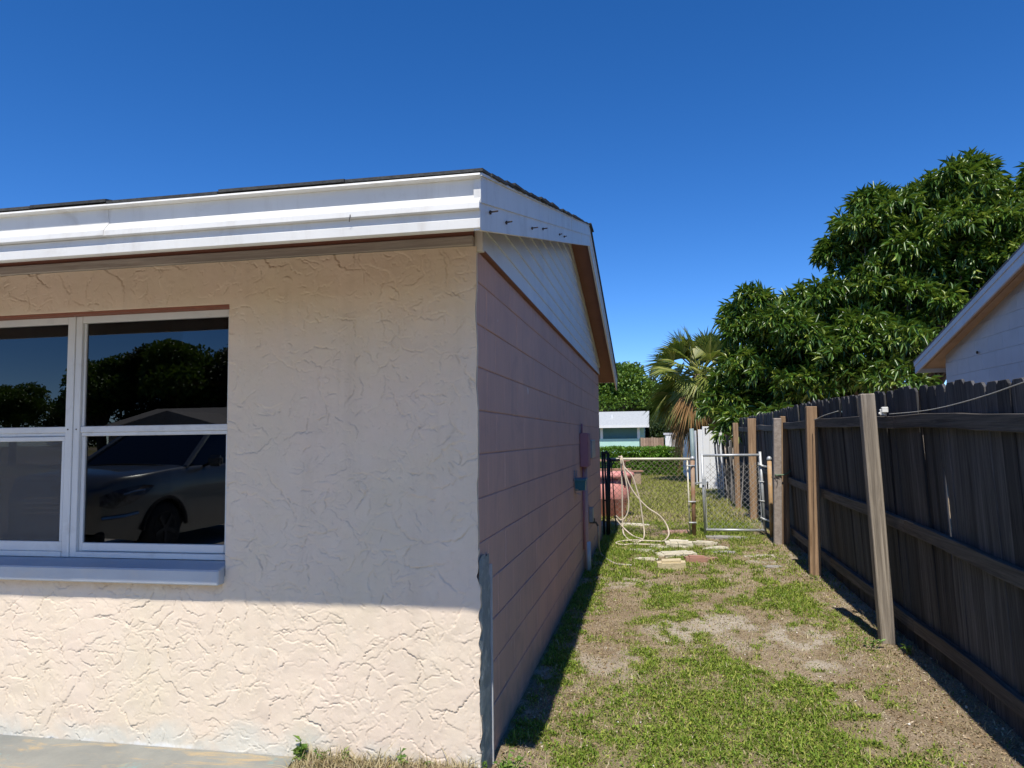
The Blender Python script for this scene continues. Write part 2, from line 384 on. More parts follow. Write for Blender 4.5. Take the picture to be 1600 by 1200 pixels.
zs_ = n.nodes.new('ShaderNodeMapRange'); zs_.inputs[1].default_value = .79; zs_.inputs[2].default_value = .868; n.links.new(sx.outputs['Z'], zs_.inputs[0])
lt = n.nodes.new('ShaderNodeMath'); lt.operation = 'LESS_THAN'; lt.inputs[1].default_value = -1.27; n.links.new(sx.outputs['X'], lt.inputs[0])
lz = n.nodes.new('ShaderNodeMath'); lz.operation = 'LESS_THAN'; lz.inputs[1].default_value = .90; n.links.new(sx.outputs['Z'], lz.inputs[0])
m1 = n.nodes.new('ShaderNodeMath'); m1.operation = 'MULTIPLY'; n.links.new(lt.outputs[0], m1.inputs[0]); n.links.new(lz.outputs[0], m1.inputs[1])
m2 = n.nodes.new('ShaderNodeMath'); m2.operation = 'MULTIPLY'; n.links.new(m1.outputs[0], m2.inputs[0]); n.links.new(zs_.outputs[0], m2.inputs[1])
m3 = n.nodes.new('ShaderNodeMath'); m3.operation = 'MULTIPLY'; n.links.new(m2.outputs[0], m3.inputs[0]); n.links.new(noise(n, 9, 5, .7, pos), m3.inputs[1])
col = mixc(n, ramp(n, m3.outputs[0], [(.15, 0.), (.6, .75)]), col, (.52, .34, .17))
zr2 = n.nodes.new('ShaderNodeMapRange'); zr2.inputs[1].default_value = .17; zr2.inputs[2].default_value = .09; n.links.new(sx.outputs['Z'], zr2.inputs[0])
mu2 = n.nodes.new('ShaderNodeMath'); mu2.operation = 'MULTIPLY'; n.links.new(zr2.outputs[0], mu2.inputs[0]); n.links.new(noise(n, 6, 5, .7, pos), mu2.inputs[1])
col = mixc(n, ramp(n, mu2.outputs[0], [(.48, 0.), (.62, .85)]), col, (.80, .80, .76))
n.links.new(col, b_.inputs['Base Color']); b_.inputs['Roughness'].default_value = .8; b_.inputs['Specular IOR Level'].default_value = .25
bump(n, b_, noise(n, 260, 4, .7, pos), .25, .003)
STUCCO = m
fwall = link('front_wall', me, STUCCO, house)
# the rest of the shell
mb = MB().box(-12, -2.895, -.03, .10, -.1, 2.452); mb.box(-2.9, -1.255, .08, .10, -.1, .96); mb.box(-1.255, -.17, .03, .10, -.1, 2.45); mb.box(-2.9, -1.255, .08, .10, 2.235, 2.45)
mb.build('front_wall_core', STUCCO, house)
PINK = paint('pink_block_paint', (.62, .375, .295), (.54, .335, .275), 2.2, .75, .25, 140, (.38, .26, .23), 3.5, .5, rnd=.03)
n = PINK.node_tree; b_ = [q for q in n.nodes if q.type == 'BSDF_PRINCIPLED'][0]; src = b_.inputs['Base Color'].links[0].from_socket
v = geopos(n); mp = n.nodes.new('ShaderNodeMapping'); mp.inputs['Scale'].default_value = (1, 26, 1.3); n.links.new(v, mp.inputs['Vector'])
col = mixc(n, ramp(n, noise(n, 1.0, 6, .7, mp.outputs[0]), [(.45, 0.), (.72, .38)]), src, (.36, .255, .235))
col = mixc(n, ramp(n, noise(n, 5.5, 3, .6, v, 1.5), [(.735, 0.), (.75, .8)]), col, (.66, .58, .52))
sz = n.nodes.new('ShaderNodeSeparateXYZ'); n.links.new(v, sz.inputs[0]); zr = n.nodes.new('ShaderNodeMapRange'); zr.inputs[1].default_value = .55; zr.inputs[2].default_value = .03; n.links.new(sz.outputs['Z'], zr.inputs[0])
mu = n.nodes.new('ShaderNodeMath'); mu.operation = 'MULTIPLY'; n.links.new(zr.outputs[0], mu.inputs[0]); n.links.new(noise(n, 7, 5, .7, v), mu.inputs[1])
col = mixc(n, ramp(n, mu.outputs[0], [(.25, 0.), (.55, .75)]), col, (.30, .24, .20)); n.links.new(col, b_.inputs['Base Color'])
mb = MB().box(-.20, -.006, .012, L_Y, -.1, 2.452)
swall = mb.build('side_wall', PINK, house)
mb = MB().box(-12, -.21, L_Y-.2, L_Y, -.1, 2.45); mb.box(-12.2, -12, -.03, L_Y, -.1, 2.45); mb.build('rear_wall', PINK, house)
mb = MB().box(-11.9, -.25, .15, L_Y-.25, .12, .14); mb.build('floor', paint('dark_floor', (.12, .10, .09)), house)
mb = MB().box(-11.9, -.25, .15, L_Y-.25, 2.52, 2.54); mb.build('ceiling', paint('dull_ceiling', (.4, .38, .36)), house)
# blocks of the side wall
BLK = {}
def block_mesh(w, h, matl):
    k = (round(w, 3), round(h, 3), matl.name)
    if k not in BLK:
        me_ = MB().box(-.04, .0, 0, w, 0, h).mesh('concrete_block', bevel=.0028); me_.materials.append(matl); BLK[k] = me_
    return BLK[k]
def block_wall(parent, x, y0, y1, ztop, joints, matl, flip=1):
    zt = ztop
    for r, zj in enumerate(joints):
        y = y0-(.203 if r % 2 else 0)
        while y < y1-.02:
            a_ = max(y, y0); e_ = min(y+.4064, y1)
            if e_-a_ > .03:
                w = e_-a_-.0035; h = zt-zj-.005
                o = link('concrete_block', block_mesh(w, h, matl), matl, parent)
                if flip > 0: o.location = (x+random.uniform(-.0012, .0012), a_, zj+.0025)
                else: o.location = (x, e_, zj+.0025); o.rotation_euler = (0, 0, PI)
            y += .4064
        zt = zj
block_wall(swall, .0, .014, L_Y, 2.446, [2.295-.2032*k for k in range(12)], PINK)
# gable boards
WHITE = paint('white_siding', (.74, .76, .75), (.68, .70, .70), 3, .5, .08, 40, (.5, .5, .48), 3, .35)
TRIM = paint('white_aluminium_trim', (.70, .695, .66), (.64, .64, .615), 2.5, .45, .08, 30, (.48, .455, .41), 5, .5)
n = TRIM.node_tree; b_ = [q for q in n.nodes if q.type == 'BSDF_PRINCIPLED'][0]; src = b_.inputs['Base Color'].links[0].from_socket
v = geopos(n); mp = n.nodes.new('ShaderNodeMapping'); mp.inputs['Scale'].default_value = (14, 14, 2.0); n.links.new(v, mp.inputs['Vector'])
col = mixc(n, ramp(n, noise(n, 1.0, 6, .72, mp.outputs[0]), [(.52, 0.), (.75, .45)]), src, (.50, .47, .42)); n.links.new(col, b_.inputs['Base Color'])
BROWN = paint('terracotta_soffit_paint', (.24, .105, .07), (.21, .09, .06), 4, .75, .25, 60)
zb = 2.452; i = 0
def gab(z):                                                   # half width of the gable at a height
    return (roof_top(YR)-.085-z)/SL
while zb < 3.50:
    z0, z1 = zb, zb+.110
    a0, a1 = gab(z0), max(gab(z1), .01)
    y0a, y1a = max(.02, YR-a0), min(L_Y-.02, YR+a0); y0b, y1b = max(.02, YR-a1), min(L_Y-.02, YR+a1)
    for (ya, yb, yc, yd) in ((y0a, 2.93+.4*(i % 2), y0b, 2.93+.4*(i % 2)), (2.934+.4*(i % 2), y1a, 2.934+.4*(i % 2), y1b)):
        if ya >= yb-.05 or yc > yd: 
            continue
        v = [(.024, ya, z0+.001), (.024, yb, z0+.001), (.016, yd, z1), (.016, yc, z1), (-.004, ya, z0+.001), (-.004, yb, z0+.001), (-.004, yd, z1), (-.004, yc, z1)]
        MB().add(v, [(0, 1, 2, 3), (4, 7, 6, 5), (0, 4, 5, 1), (3, 2, 6, 7), (0, 3, 7, 4), (1, 5, 6, 2)]).build('siding_board', WHITE, house)
    zb += .110; i += 1
MB().prism([(.012, 2.46), (L_Y-.01, 2.46), (YR, 3.45)], 'x', -.10, -.008).build('gable_backing', WHITE, house)
mb = MB().box(-.002, .026, .0, L_Y, 2.4465, 2.4525); mb.build('drip_strip', BROWN, house)
mb = MB().box(-.004, .036, -.005, .035, 2.43, 2.62); mb.build('corner_trim', TRIM, house, bevel=.003)
for s_, e_, nm in ((.03, YR-.02, 1), (YR+.02, L_Y, 1)):
    MB().bar((.018, s_, gab and roof_top(s_)-.105), (.018, e_, roof_top(e_)-.105), .04, .022, (1, 0, 0)).build('gable_trim', TRIM, house)
# roof: deck, soffits, shingles
XE = .225; YF = -.85; YB = 8.31
def slope_prism(mb, ya, yb, t0, t1, x0, x1):
    """slab that follows the roof, from t0 to t1 below the top surface"""
    return mb.prism([(ya, roof_top(ya)-t0), (yb, roof_top(yb)-t0), (yb, roof_top(yb)-t1), (ya, roof_top(ya)-t1)], 'x', x0, x1)
mb = MB(); slope_prism(mb, YF+.02, YR, .012, .05, -12.4, XE-.012); slope_prism(mb, YR+.0005, YB-.02, .012, .05, -12.4, XE-.012)
mb.build('roof_deck', paint('old_deck_wood', (.25, .2, .15)), house)
mb = MB(); slope_prism(mb, YR+.02, YB-.02, .052, .075, -.0, XE-.02); mb.build('rake_soffit', BROWN, house)
mb = MB(); slope_prism(mb, .02, YR-.02, .052, .075, .04, XE-.02); mb.build('rake_soffit', BROWN, house)
mb = MB(); slope_prism(mb, YF+.03, -.0, .052, .075, -12.4, XE-.02); mb.build('front_soffit', BROWN, house)
mb = MB(); slope_prism(mb, L_Y+.002, YB-.03, .052, .075, -12.4, -.002); mb.build('rear_soffit', BROWN, house)
# weathered frieze board between the stucco and the soffit
OLDW = wood('weathered_frieze', (.33, .29, .25), (.50, .46, .41), (.10, .09, .085), 'X', .9, .05, 20)
MB().box(-12, -.004, -.034, .03, 2.4535, 2.500).build('frieze_board', OLDW, house, bevel=.004)
MB().box(-12, -.006, -.022, .03, 2.501, 2.60).build('frieze_board', BROWN, house)
SH = paint('dark_asphalt_shingle', (.035, .036, .036), (.06, .062, .06), 60, .95, .6, 200, rnd=.3)
def shingle(x0, x1, y0, lift, over):
    """one tab, its lower edge at y0 (front slope)"""
    w = MB(); y1 = y0+.30; t = .011
    zz = lambda y, o: roof_top(y)+o
    w.add([(x0, y0, zz(y0, lift)), (x1, y0, zz(y0, lift)), (x1, y1, zz(y1, .001)), (x0, y1, zz(y1, .001)),
           (x0, y0, zz(y0, lift+t)), (x1, y0, zz(y0, lift+t)), (x1, y1, zz(y1, t)), (x0, y1, zz(y1, t))],
          [(0, 3, 2, 1), (4, 5, 6, 7), (0, 1, 5, 4), (1, 2, 6, 5), (2, 3, 7, 6), (3, 0, 4, 7)])
    return w
x = .245; k = 0
while x > -5:
    w_ = .32+random.uniform(-.05, .2)
    shingle(x-w_, x-.003, YF-.022+random.uniform(-.006, .004), .003+.022*float(vn(x*1.7, 2.2))*random.uniform(.4, 1), 0).build('shingle', SH, house); x -= w_
shingle(-12.45, x-.003, YF-.02, .006, 0).build('shingle', SH, house)
y = YF+.11; k = 0
while y < YR-.1:
    shingle(-.4, .245+random.uniform(-.012, .014), y, .004+random.uniform(0, .010), 0).build('shingle', SH, house)
    shingle(-12.45, -.403, y, .006, 0).build('shingle_course', SH, house); y += .143
mb = MB(); slope_prism(mb, YR-.05, YB+.015, -.012, .010, -12.45, XE+.02); mb.build('rear_shingles', SH, house)
# front fascia: profiled covers, each in lengths
def profile_run(name, prof, x0, x1, mat, closed_y):
    pts = prof+[(closed_y, prof[-1][1]), (closed_y, prof[0][1])]
    return MB().prism(pts, 'x', x0, x1).build(name, mat, house)
drip = [(-.874, 2.475), (-.878, 2.467), (-.870, 2.463)]
profile_run('drip_edge', drip, -12.4, XE+.008, TRIM, -.83)
up_ = [(-.8490, 2.4625), (-.8440, 2.406), (-.8710, 2.372), (-.8735, 2.352), (-.8700, 2.3485)]
lo_ = [(-.8535, 2.3480), (-.8545, 2.322), (-.8590, 2.318), (-.8600, 2.286), (-.8500, 2.2815)]
def shift(p, s, dz=0): return [(a-s, b+dz) for a, b in p]
profile_run('fascia_cover', up_, -1.262, XE+.004, TRIM, -.84)
profile_run('fascia_cover', shift(up_, .0022, .0012), -4.3, -1.258, TRIM, -.84)
profile_run('fascia_cover', up_, -12.4, -4.3, TRIM, -.84)
profile_run('fascia_cover', lo_, -2.05, XE+.0035, TRIM, -.835)
profile_run('fascia_cover', shift(lo_, .002, -.0006), -5.1, -2.046, TRIM, -.835)
profile_run('fascia_cover', lo_, -12.4, -5.1, TRIM, -.835)
# rake fascia
def rake(name, ya, yb, t0, t1, x0, x1): return slope_prism(MB(), ya, yb, t0, t1, x0, x1).build(name, TRIM, house)
rake('rake_fascia', YF-.004, 2.05, .004, .098, XE-.02, XE+.006); rake('rake_fascia', 2.053, YR, .0045, .098, XE-.02, XE+.0075)
rake('rake_fascia', YF-.004, 2.9, .094, .196, XE-.02, XE); rake('rake_fascia', 2.903, YR, .094, .195, XE-.02, XE+.0015)
rake('rake_fascia', YR+.001, YB, .004, .098, XE-.02, XE+.006); rake('rake_fascia', YR+.001, YB, .094, .196, XE-.02, XE)
rake('rake_drip_edge', YF-.015, YR, -.006, .004, XE-.03, XE+.014); rake('rake_drip_edge', YR+.001, YB+.01, -.006, .004, XE-.03, XE+.014)
MB().box(-12.4, XE-.022, YB-.02, YB, roof_top(YB)-.075, roof_top(YB)-.005).build('rear_fascia', TRIM, house)
NAIL = paint('rusty_nail', (.06, .04, .03), None, 30, .7, 0)
for y_, t_, ln in ((-.70, .125, .035), (-.40, .150, .03), (.25, .150, .035), (.62, .140, .03), (1.35, .150, .022), (1.6, .158, .022)):
    z_ = roof_top(y_)-t_
    MB().tube([(XE-.01, y_, z_), (XE+ln, y_-.004, z_+.002)], .003, 6).tube([(XE+.003, y_, z_), (XE+.008, y_, z_)], .008, 8).build('nail', NAIL, house)
WIRE = paint('thin_dark_wire', (.10, .09, .085), None, 30, .6, 0)
MB().tube([(-2.02, -.872, 2.392), (-1.93, -.888, 2.362), (-1.915, -.878, 2.33), (-1.905, -.866, 2.296)], .0017, 6).build('wire', WIRE, house)
MB().tube([(-1.80, -.876, 2.365), (-1.775, -.873, 2.345), (-1.762, -.870, 2.325)], .002, 6).build('wire', WIRE, house)
MB().tube([(-.245, -.876, 2.36), (-.250, -.872, 2.335)], .0016, 6).build('wire', WIRE, house)
MB().tube([(-2.95, -.86, 2.312), (-2.95, -.885, 2.310), (-2.955, -.886, 2.300)], .003, 6).build('nail', NAIL, house)
# cement smear on the corner
pts = []; zz_ = np.linspace(.02, .97, 60)
w_out = .215-.02*(zz_ > .9)+.006*np.sin(zz_*40)+(fbm(zz_*7, zz_*0, 3, 2)-.5)*.03
vv = []; ff = []
for i, z_ in enumerate(zz_):
    for j, t_ in enumerate(np.linspace(0, 1, 8)):
        top_ = z_+(.06*float(vn(t_*5, 3.3)) if i == 59 else 0)
        yy_ = -.012+t_*(w_out[i]+.012); vv.append((.008+.006*float(fbm(z_*22, t_*9, 3, 7))+(.0 if 0 < j < 7 else -.006), yy_, top_))
for i in range(59):
    for j in range(7): ff.append((i*8+j, i*8+j+1, (i+1)*8+j+1, (i+1)*8+j))
MB().add(vv, ff).build('cement_patch', paint('grey_cement_patch', (.20, .235, .245), (.27, .31, .32), 14, .7, .6, 60, (.55, .6, .6), 18, .5), house, smooth=True)
MB().box(-.004, .016, .205, .218, .02, .95).build('corner_bead', paint('grey_bead', (.5, .5, .5), None, 10), house)

# --- window
ALU = paint('white_painted_aluminium', (.72, .72, .69), (.66, .665, .65), 5, .4, .06, 40, (.45, .44, .41), 8, .4)
RED = paint('brown_lintel_paint', (.30, .115, .075), (.25, .095, .06), 8, .7, .3, 50)
MB().box(-3.2, WX1-.004, -.012, .074, 2.2262, 2.2372).build('window_head', RED, house)
WY = .045                                                    # outer face of the frame
FZ0, FZ1 = .970, 2.2255
win = None
def unit(parent, xa, xb, screen):
    """outer frame bars of one unit, two sashes and their panes"""
    zr_ = 1.614
    p = []
    def bar_(nm, *b, bev=.0025, mat=ALU): 
        o = MB().box(*b).build(nm, mat, parent, bevel=bev); return o
    bar_('frame_bar', xa, xa+.038, WY, WY+.05, FZ0, FZ1); bar_('frame_bar', xb-.038, xb, WY, WY+.05, FZ0, FZ1)
    bar_('frame_bar', xa+.0385, xb-.0385, WY+.001, WY+.05, FZ1-.036, FZ1); bar_('frame_bar', xa+.0385, xb-.0385, WY-.004, WY+.05, FZ0, FZ0+.028)
    # upper sash: its bottom rail; lower sash stands behind
    bar_('meeting_rail', xa+.0385, xb-.0385, WY+.006, WY+.040, zr_-.002, zr_+.030); bar_('meeting_rail', xa+.0385, xb-.0385, WY+.013, WY+.046, zr_-.021, zr_-.0025)
    bar_('sash_stile', xa+.0385, xa+.052, WY+.014, WY+.045, zr_+.0305, FZ1-.0365); bar_('sash_stile', xb-.052, xb-.0385, WY+.014, WY+.045, zr_+.0305, FZ1-.0365)
    bar_('sash_stile', xa+.0385, xa+.060, WY+.018, WY+.047, FZ0+.0285, zr_-.0215); bar_('sash_stile', xb-.058, xb-.0385, WY+.018, WY+.047, FZ0+.0285, zr_-.0215)
    bar_('sash_rail', xa+.0605, xb-.0585, WY+.016, WY+.048, FZ0+.030, FZ0+.072)
    MB().box(xa+.0525, xb-.0525, WY+.024, WY+.028, zr_+.0305, FZ1-.0365).build('pane', GLASS, parent)
    MB().box(xa+.0605, xb-.0585, WY+.030, WY+.034, FZ0+.0725, zr_-.0215).build('pane', GLASS, parent)
    for zz in (zr_+.015,):
        for xx in (xa+.02, xb-.02): MB().tube([(xx, WY+.002, zz), (xx, WY-.002, zz)], .004, 8).build('screw', NAIL, parent)
    if screen:
        bar_('screen_frame', xa+.0385, xb-.0385, WY+.002, WY+.012, zr_-.045, zr_-.0215); bar_('screen_frame', xa+.0385, xb-.0385, WY+.002, WY+.012, FZ0+.0285, FZ0+.078)
        bar_('screen_frame', xb-.056, xb-.039, WY+.002, WY+.012, FZ0+.0785, zr_-.0455)
        v = []; f = []
        MB().add([(xa+.0385, WY+.008, FZ0+.078), (xb-.0565, WY+.008, FZ0+.078), (xb-.0565, WY+.008, zr_-.045), (xa+.0385, WY+.008, zr_-.045)], [(0, 1, 2, 3)]).build('insect_screen', SCREEN, parent)
m, n, b_, o_ = new_mat('window_glass')
fr = n.nodes.new('ShaderNodeFresnel'); fr.inputs['IOR'].default_value = 1.70
gl = n.nodes.new('ShaderNodeBsdfGlossy'); gl.inputs['Roughness'].default_value = 0.0; gl.inputs['Color'].default_value = (.95, .97, 1, 1)
tr = n.nodes.new('ShaderNodeBsdfTransparent'); tr.inputs['Color'].default_value = (.16, .17, .18, 1)
ms = n.nodes.new('ShaderNodeMixShader'); n.links.new(fr.outputs[0], ms.inputs[0]); n.links.new(tr.outputs[0], ms.inputs[1]); n.links.new(gl.outputs[0], ms.inputs[2]); n.links.new(ms.outputs[0], o_.inputs['Surface'])
GLASS = m
m, n, b_, o_ = new_mat('insect_screen_mesh')
b_.inputs['Base Color'].default_value = (.13, .13, .13, 1); b_.inputs['Roughness'].default_value = .6
tr = n.nodes.new('ShaderNodeBsdfTransparent'); ms = n.nodes.new('ShaderNodeMixShader')
v = geopos(n); mp = n.nodes.new('ShaderNodeMapping'); mp.inputs['Scale'].default_value = (3, 1, 14); n.links.new(v, mp.inputs['Vector'])
n.links.new(ramp(n, noise(n, 5, 6, .7, mp.outputs[0]), [(.3, .42), (.7, .60)]), ms.inputs[0]); n.links.new(tr.outputs[0], ms.inputs[1]); n.links.new(b_.outputs[0], ms.inputs[2]); n.links.new(ms.outputs[0], o_.inputs['Surface'])
SCREEN = m
win = MB().box(-2.2000, -2.1900, WY-.006, WY+.055, FZ0, FZ1).build('window', ALU, house, bevel=.002)   # the mullion carries both units
win['label'] = 'white aluminium double window with four panes'
unit(win, -2.1895, -1.2585, False); unit(win, -3.10, -2.2005, True)
SILL = paint('grey_blue_sill_paint', (.50, .53, .55), (.45, .48, .51), 4, .7, .25, 50, (.62, .55, .45), 4, .35)
mb = MB().prism([(-.070, .868), (-.070, .940), (.035, .967), (.074, .967), (.074, .868)], 'x', -3.15, -1.2625)
mb.build('window_sill', SILL, house, bevel=.006)

# --- meter box, conduits, tap
MAUVE = paint('mauve_box_paint', (.36, .17, .20), (.32, .15, .18), 6, .6, .2, 80)
MB().box(.002, .085, 4.58, 4.86, 1.235, 1.60).build('meter_box', MAUVE, house, bevel=.006)
MB().box(.0855, .092, 4.59, 4.85, 1.245, 1.595).build('meter_box_lid', MAUVE, house, bevel=.004)
MB().tube([(.025, 4.66, 1.235), (.025, 4.66, .36)], .013, 10).build('conduit', MAUVE, house, smooth=True)
MB().tube([(.035, 4.79, 1.235), (.035, 4.79, .42), (.036, 4.79, .07)], .024, 12).build('conduit', PINK, house, smooth=True)
MB().tube([(.045, 4.80, .42), (.048, 4.80, .08)], .034, 12).build('plastic_sleeve', paint('grey_white_pvc', (.55, .57, .58), None, 12, .5, .1), house, smooth=True)
MB().tube([(.02, 4.655, 1.70), (.02, 4.655, 1.60)], .010, 8).build('conduit', MAUVE, house, smooth=True)
GREY = paint('galvanised_grey', (.33, .35, .36), (.26, .28, .29), 10, .45, .1, 60, metallic=.4)
MB().box(.002, .05, 5.55, 6.05, 1.30, 1.52).build('outlet_cover', GREY, house, bevel=.008)
mb = MB().box(.002, .05, 5.48, 5.62, .55, .72); mb.build('utility_cover', GREY, house, bevel=.006)
mb = MB().tube([(.0, 5.56, .54), (.08, 5.56, .54), (.10, 5.56, .50)], .013, 8).tube([(.06, 5.56, .54), (.06, 5.56, .58)], .008, 8); mb.tube([(.06, 5.53, .585), (.06, 5.59, .585)], .007, 6)
mb.build('tap', paint('dull_brass', (.14, .12, .09), None, 20, .5, .1, metallic=.6), house)

# --- blue bin hung on the wall
BLUE = paint('teal_blue_plastic', (.02, .16, .22), (.015, .13, .19), 6, .4, .05, spec=.5)
bin_ = empty('hanging_planter', (.06, 4.06, 1.03), 'small teal plastic box hung on the pink wall below the mauve meter box', 'plastic box')
v = []
for t_, (wx, wy) in ((0, (.045, .075)), (.10, (.055, .10))):
    v += [(-wx, -wy, t_), (wx, -wy, t_), (wx, wy, t_), (-wx, wy, t_)]
MB().add(v, [(0, 3, 2, 1), (0, 1, 5, 4), (1, 2, 6, 5), (2, 3, 7, 6), (3, 0, 4, 7)]).build('tub', BLUE, bin_)
MB().box(-.062, .062, -.112, .112, .095, .118).build('rim', BLUE, bin_, bevel=.003)
mb = MB().tube([(-.05, -.13, .20), (-.045, -.13, -.02), (.01, -.13, -.03)], .004, 6); mb.tube([(-.05, .10, .19), (-.05, .10, .1)], .004, 6)
mb.tube([(-.045, -.13, .02), (-.02, -.09, .01)], .005, 6)
mb.build('hanger', GREY, bin_)

# ------------------------------------------------------------------ wooden fence
FBASE, FTOP = 2.565, 2.480                                    # leans towards the yard
def fence_x(z, y):
    bow = .012*math.sin(y*.9+.5)
    return FBASE+(FTOP-FBASE)*(z/1.83)+bow*z/1.83+.012*(y-5)*(y > 5)
BOARDW = wood('weathered_fence_board', (.028, .028, .030), (.110, .106, .106), (.015, .015, .016), 'Z', .9, .36, 55)
RAILW = wood('weathered_fence_rail', (.060, .053, .047), (.165, .147, .127), (.032, .029, .027), 'Y', .9, .14, 55)
POSTW = wood('pale_post_wood', (.13, .108, .083), (.40, .345, .275), (.10, .083, .066), 'Z', .85, .10, 55)
POSTB = wood('brown_post_wood', (.17, .105, .06), (.42, .285, .175), (.13, .08, .05), 'Z', .85, .14, 50)
fence = empty('wooden_fence', (2.5, 3, 0), 'leaning dark weathered dog-eared wooden fence along the right side of the yard', 'fence')
def finish(o): 
    o.parent = fence; o.matrix_parent_inverse = Matrix.Translation((-2.5, -3, 0)); return o
bw = .138; gm_ = {}
def board_mesh(h, w, var):
    c = .026
    p = [(0, 0), (w, 0), (w, h-c), (w-c, h), (c, h), (0, h-c)]
    me_ = MB().prism(p, 'x', 0, .016).mesh('fence_board', bevel=.002); me_.materials.append(BOARDW); return me_
bms = [board_mesh(1.815+.011*k, bw, k) for k in range(3)]
y = -.35; k = 0
while y < 14.6:
    if 1.45 < y < 1.58:
        pl = [(0, 0), (bw, 0), (bw, .72), (bw-.030, .80), (bw-.052, .95), (bw-.050, 1.18), (bw-.02, 1.30), (bw, 1.33), (bw, 1.79), (bw-.026, 1.82), (.026, 1.82), (0, 1.79)]
        me_ = MB().prism(pl, 'x', 0, .016).mesh('fence_board'); me_.materials.append(BOARDW); o = finish(link('fence_board', me_, BOARDW)); o['label'] = 'board with a broken-out sliver of daylight'
    else: o = finish(link('fence_board', random.choice(bms), BOARDW))
    tilt = math.atan2(FTOP-FBASE+.012*math.sin(y*.9+.5), 1.83)
    o.location = (fence_x(0, y), y, float(G(2.5, y))-.02); o.rotation_euler = (random.gauss(0, .006), tilt+random.gauss(0, .003), random.gauss(0, .006))
    gap = random.choice([.001, .002, .003, .004, .006])
    y += bw+gap; k += 1
for a_, e_ in ((-.4, 2.3), (2.302, 4.72), (4.723, 7.1), (7.103, 9.6), (9.603, 12.0), (12.003, 14.6)):
    for z0, nm in ((.20, 'b'), (.88, 'm'), (1.60, 't')):
        mb = MB(); seg = 10
        ys = np.linspace(a_, e_, seg+1); w_ = .040; h_ = .088
        sag = random.uniform(-.02, .02); pts = []
        for yy in ys:
            z = z0+float(G(2.5, yy))-.03+sag*math.sin(PI*(yy-a_)/(e_-a_)); xo = fence_x(z, yy)-.004
            pts.append([(xo-w_, yy, z-h_/2), (xo, yy, z-h_/2), (xo, yy, z+h_/2), (xo-w_, yy, z+h_/2)])
        v = [p for q in pts for p in q]; f = [(0, 1, 2, 3), tuple(4*seg+i for i in (3, 2, 1, 0))]
        for i in range(seg):
            for j in range(4): f.append((4*i+j, 4*i+4+j, 4*i+4+(j+1) % 4, 4*i+(j+1) % 4))
        finish(mb.add(v, f).build('fence_rail', RAILW, bevel=.003))
def post(base, top, wx, wy, mat, name='fence_post', bev=.006):
    """a square post standing between two points"""
    a = Vector(base); b = Vector(top); L = (b-a).length; 
    me_ = MB().box(-wx/2, wx/2, -wy/2, wy/2, 0, L).mesh(name, bevel=bev)
    o = link(name, me_, mat); o.matrix_world = Matrix.Translation(a) @ (b-a).to_track_quat('Z', 'Y').to_matrix().to_4x4()
    q = (b-a).normalized().to_matrix if False else None
    ax = Vector((0, 0, 1)).rotation_difference((b-a).normalized()).to_matrix().to_4x4(); o.matrix_world = Matrix.Translation(a) @ ax
    return o
def fpost(*a, **k):
    o = post(*a, **k); mw = o.matrix_world.copy(); o.parent = fence; o.matrix_parent_inverse = Matrix.Translation((-2.5, -3, 0)); o.matrix_basis = mw; return o
o = fpost((2.392, 2.475, -.05), (2.332, 2.50, 1.845), .097, .092, POSTW); o['label'] = 'pale grey leaning post with a split edge'
o = fpost((2.375, 4.84, -.05), (2.412, 4.88, 1.845), .108, .09, POSTB); o['label'] = 'brown post with reddish lower half'
fpost((2.455, 7.10, 0), (2.50, 7.10, 1.80), .098, .09, POSTB)
fpost((2.43, 10.05, 0), (2.44, 10.05, 1.84), .14, .10, POSTB); fpost((2.36, 11.95, 0), (2.36, 11.95, 1.80), .10, .10, POSTB)
fpost((2.47, 14.6, 0), (2.45, 14.6, 1.8), .10, .10, POSTW)
# concrete post beside the gate
CP = paint('rough_grey_concrete', (.36, .31, .27), (.26, .215, .185), 22, .9, .9, 45, (.18, .15, .13), 9, .6)
cp = post((2.348, 7.06, 0), (2.405, 7.06, 1.775), .10, .10, CP, 'concrete_post', .008)
tag(cp, 'rough grey square post standing between the gate and the brown fence post', 'post')
tie = MB().tube(spline([(2.40, 7.0, 1.02), (2.47, 6.99, 1.03), (2.54, 7.02, 1.07), (2.55, 7.16, 1.08), (2.45, 7.18, 1.05), (2.36, 7.14, 1.03), (2.35, 7.0, 1.02), (2.40, 7.0, 1.02)], 5), .009, 6).build('tie_cord', paint('green_cord', (.12, .20, .12), None, 20), smooth=True)
tag(tie, 'green cord tied round the brown post and the grey concrete post', 'cord')
tw = MB().tube(spline([(2.29, 7.0, .99), (2.33, 6.995, 1.01), (2.40, 7.0, .985)], 5), .004, 5).tube(spline([(2.34, 6.995, 1.0), (2.37, 6.99, .95), (2.36, 6.985, .90)], 5), .004, 5).build('twisted_wire', WIRE)
tag(tw, 'thin twisted wire on the face of the grey concrete post', 'wire')
cord = MB().tube(spline([(2.425, 2.30, 1.69), (2.44, 1.75, 1.69), (2.445, 1.3, 1.705), (2.45, .8, 1.74), (2.455, .35, 1.785), (2.46, -.3, 1.84)], 8), .0026, 6).build('clothesline', paint('dirty_white_cord', (.45, .44, .40), None, 30), smooth=True)
tag(cord, 'dirty white cord strung loosely along the top of the fence boards', 'cord')
cord = MB().tube(spline([(2.41, 4.75, 1.70), (2.40, 4.2, 1.735), (2.385, 3.6, 1.755)], 6), .0035, 6).build('clothesline', MATS['dirty_white_cord'], smooth=True)
tag(cord, 'short white cord near the top of the brown fence post', 'cord')
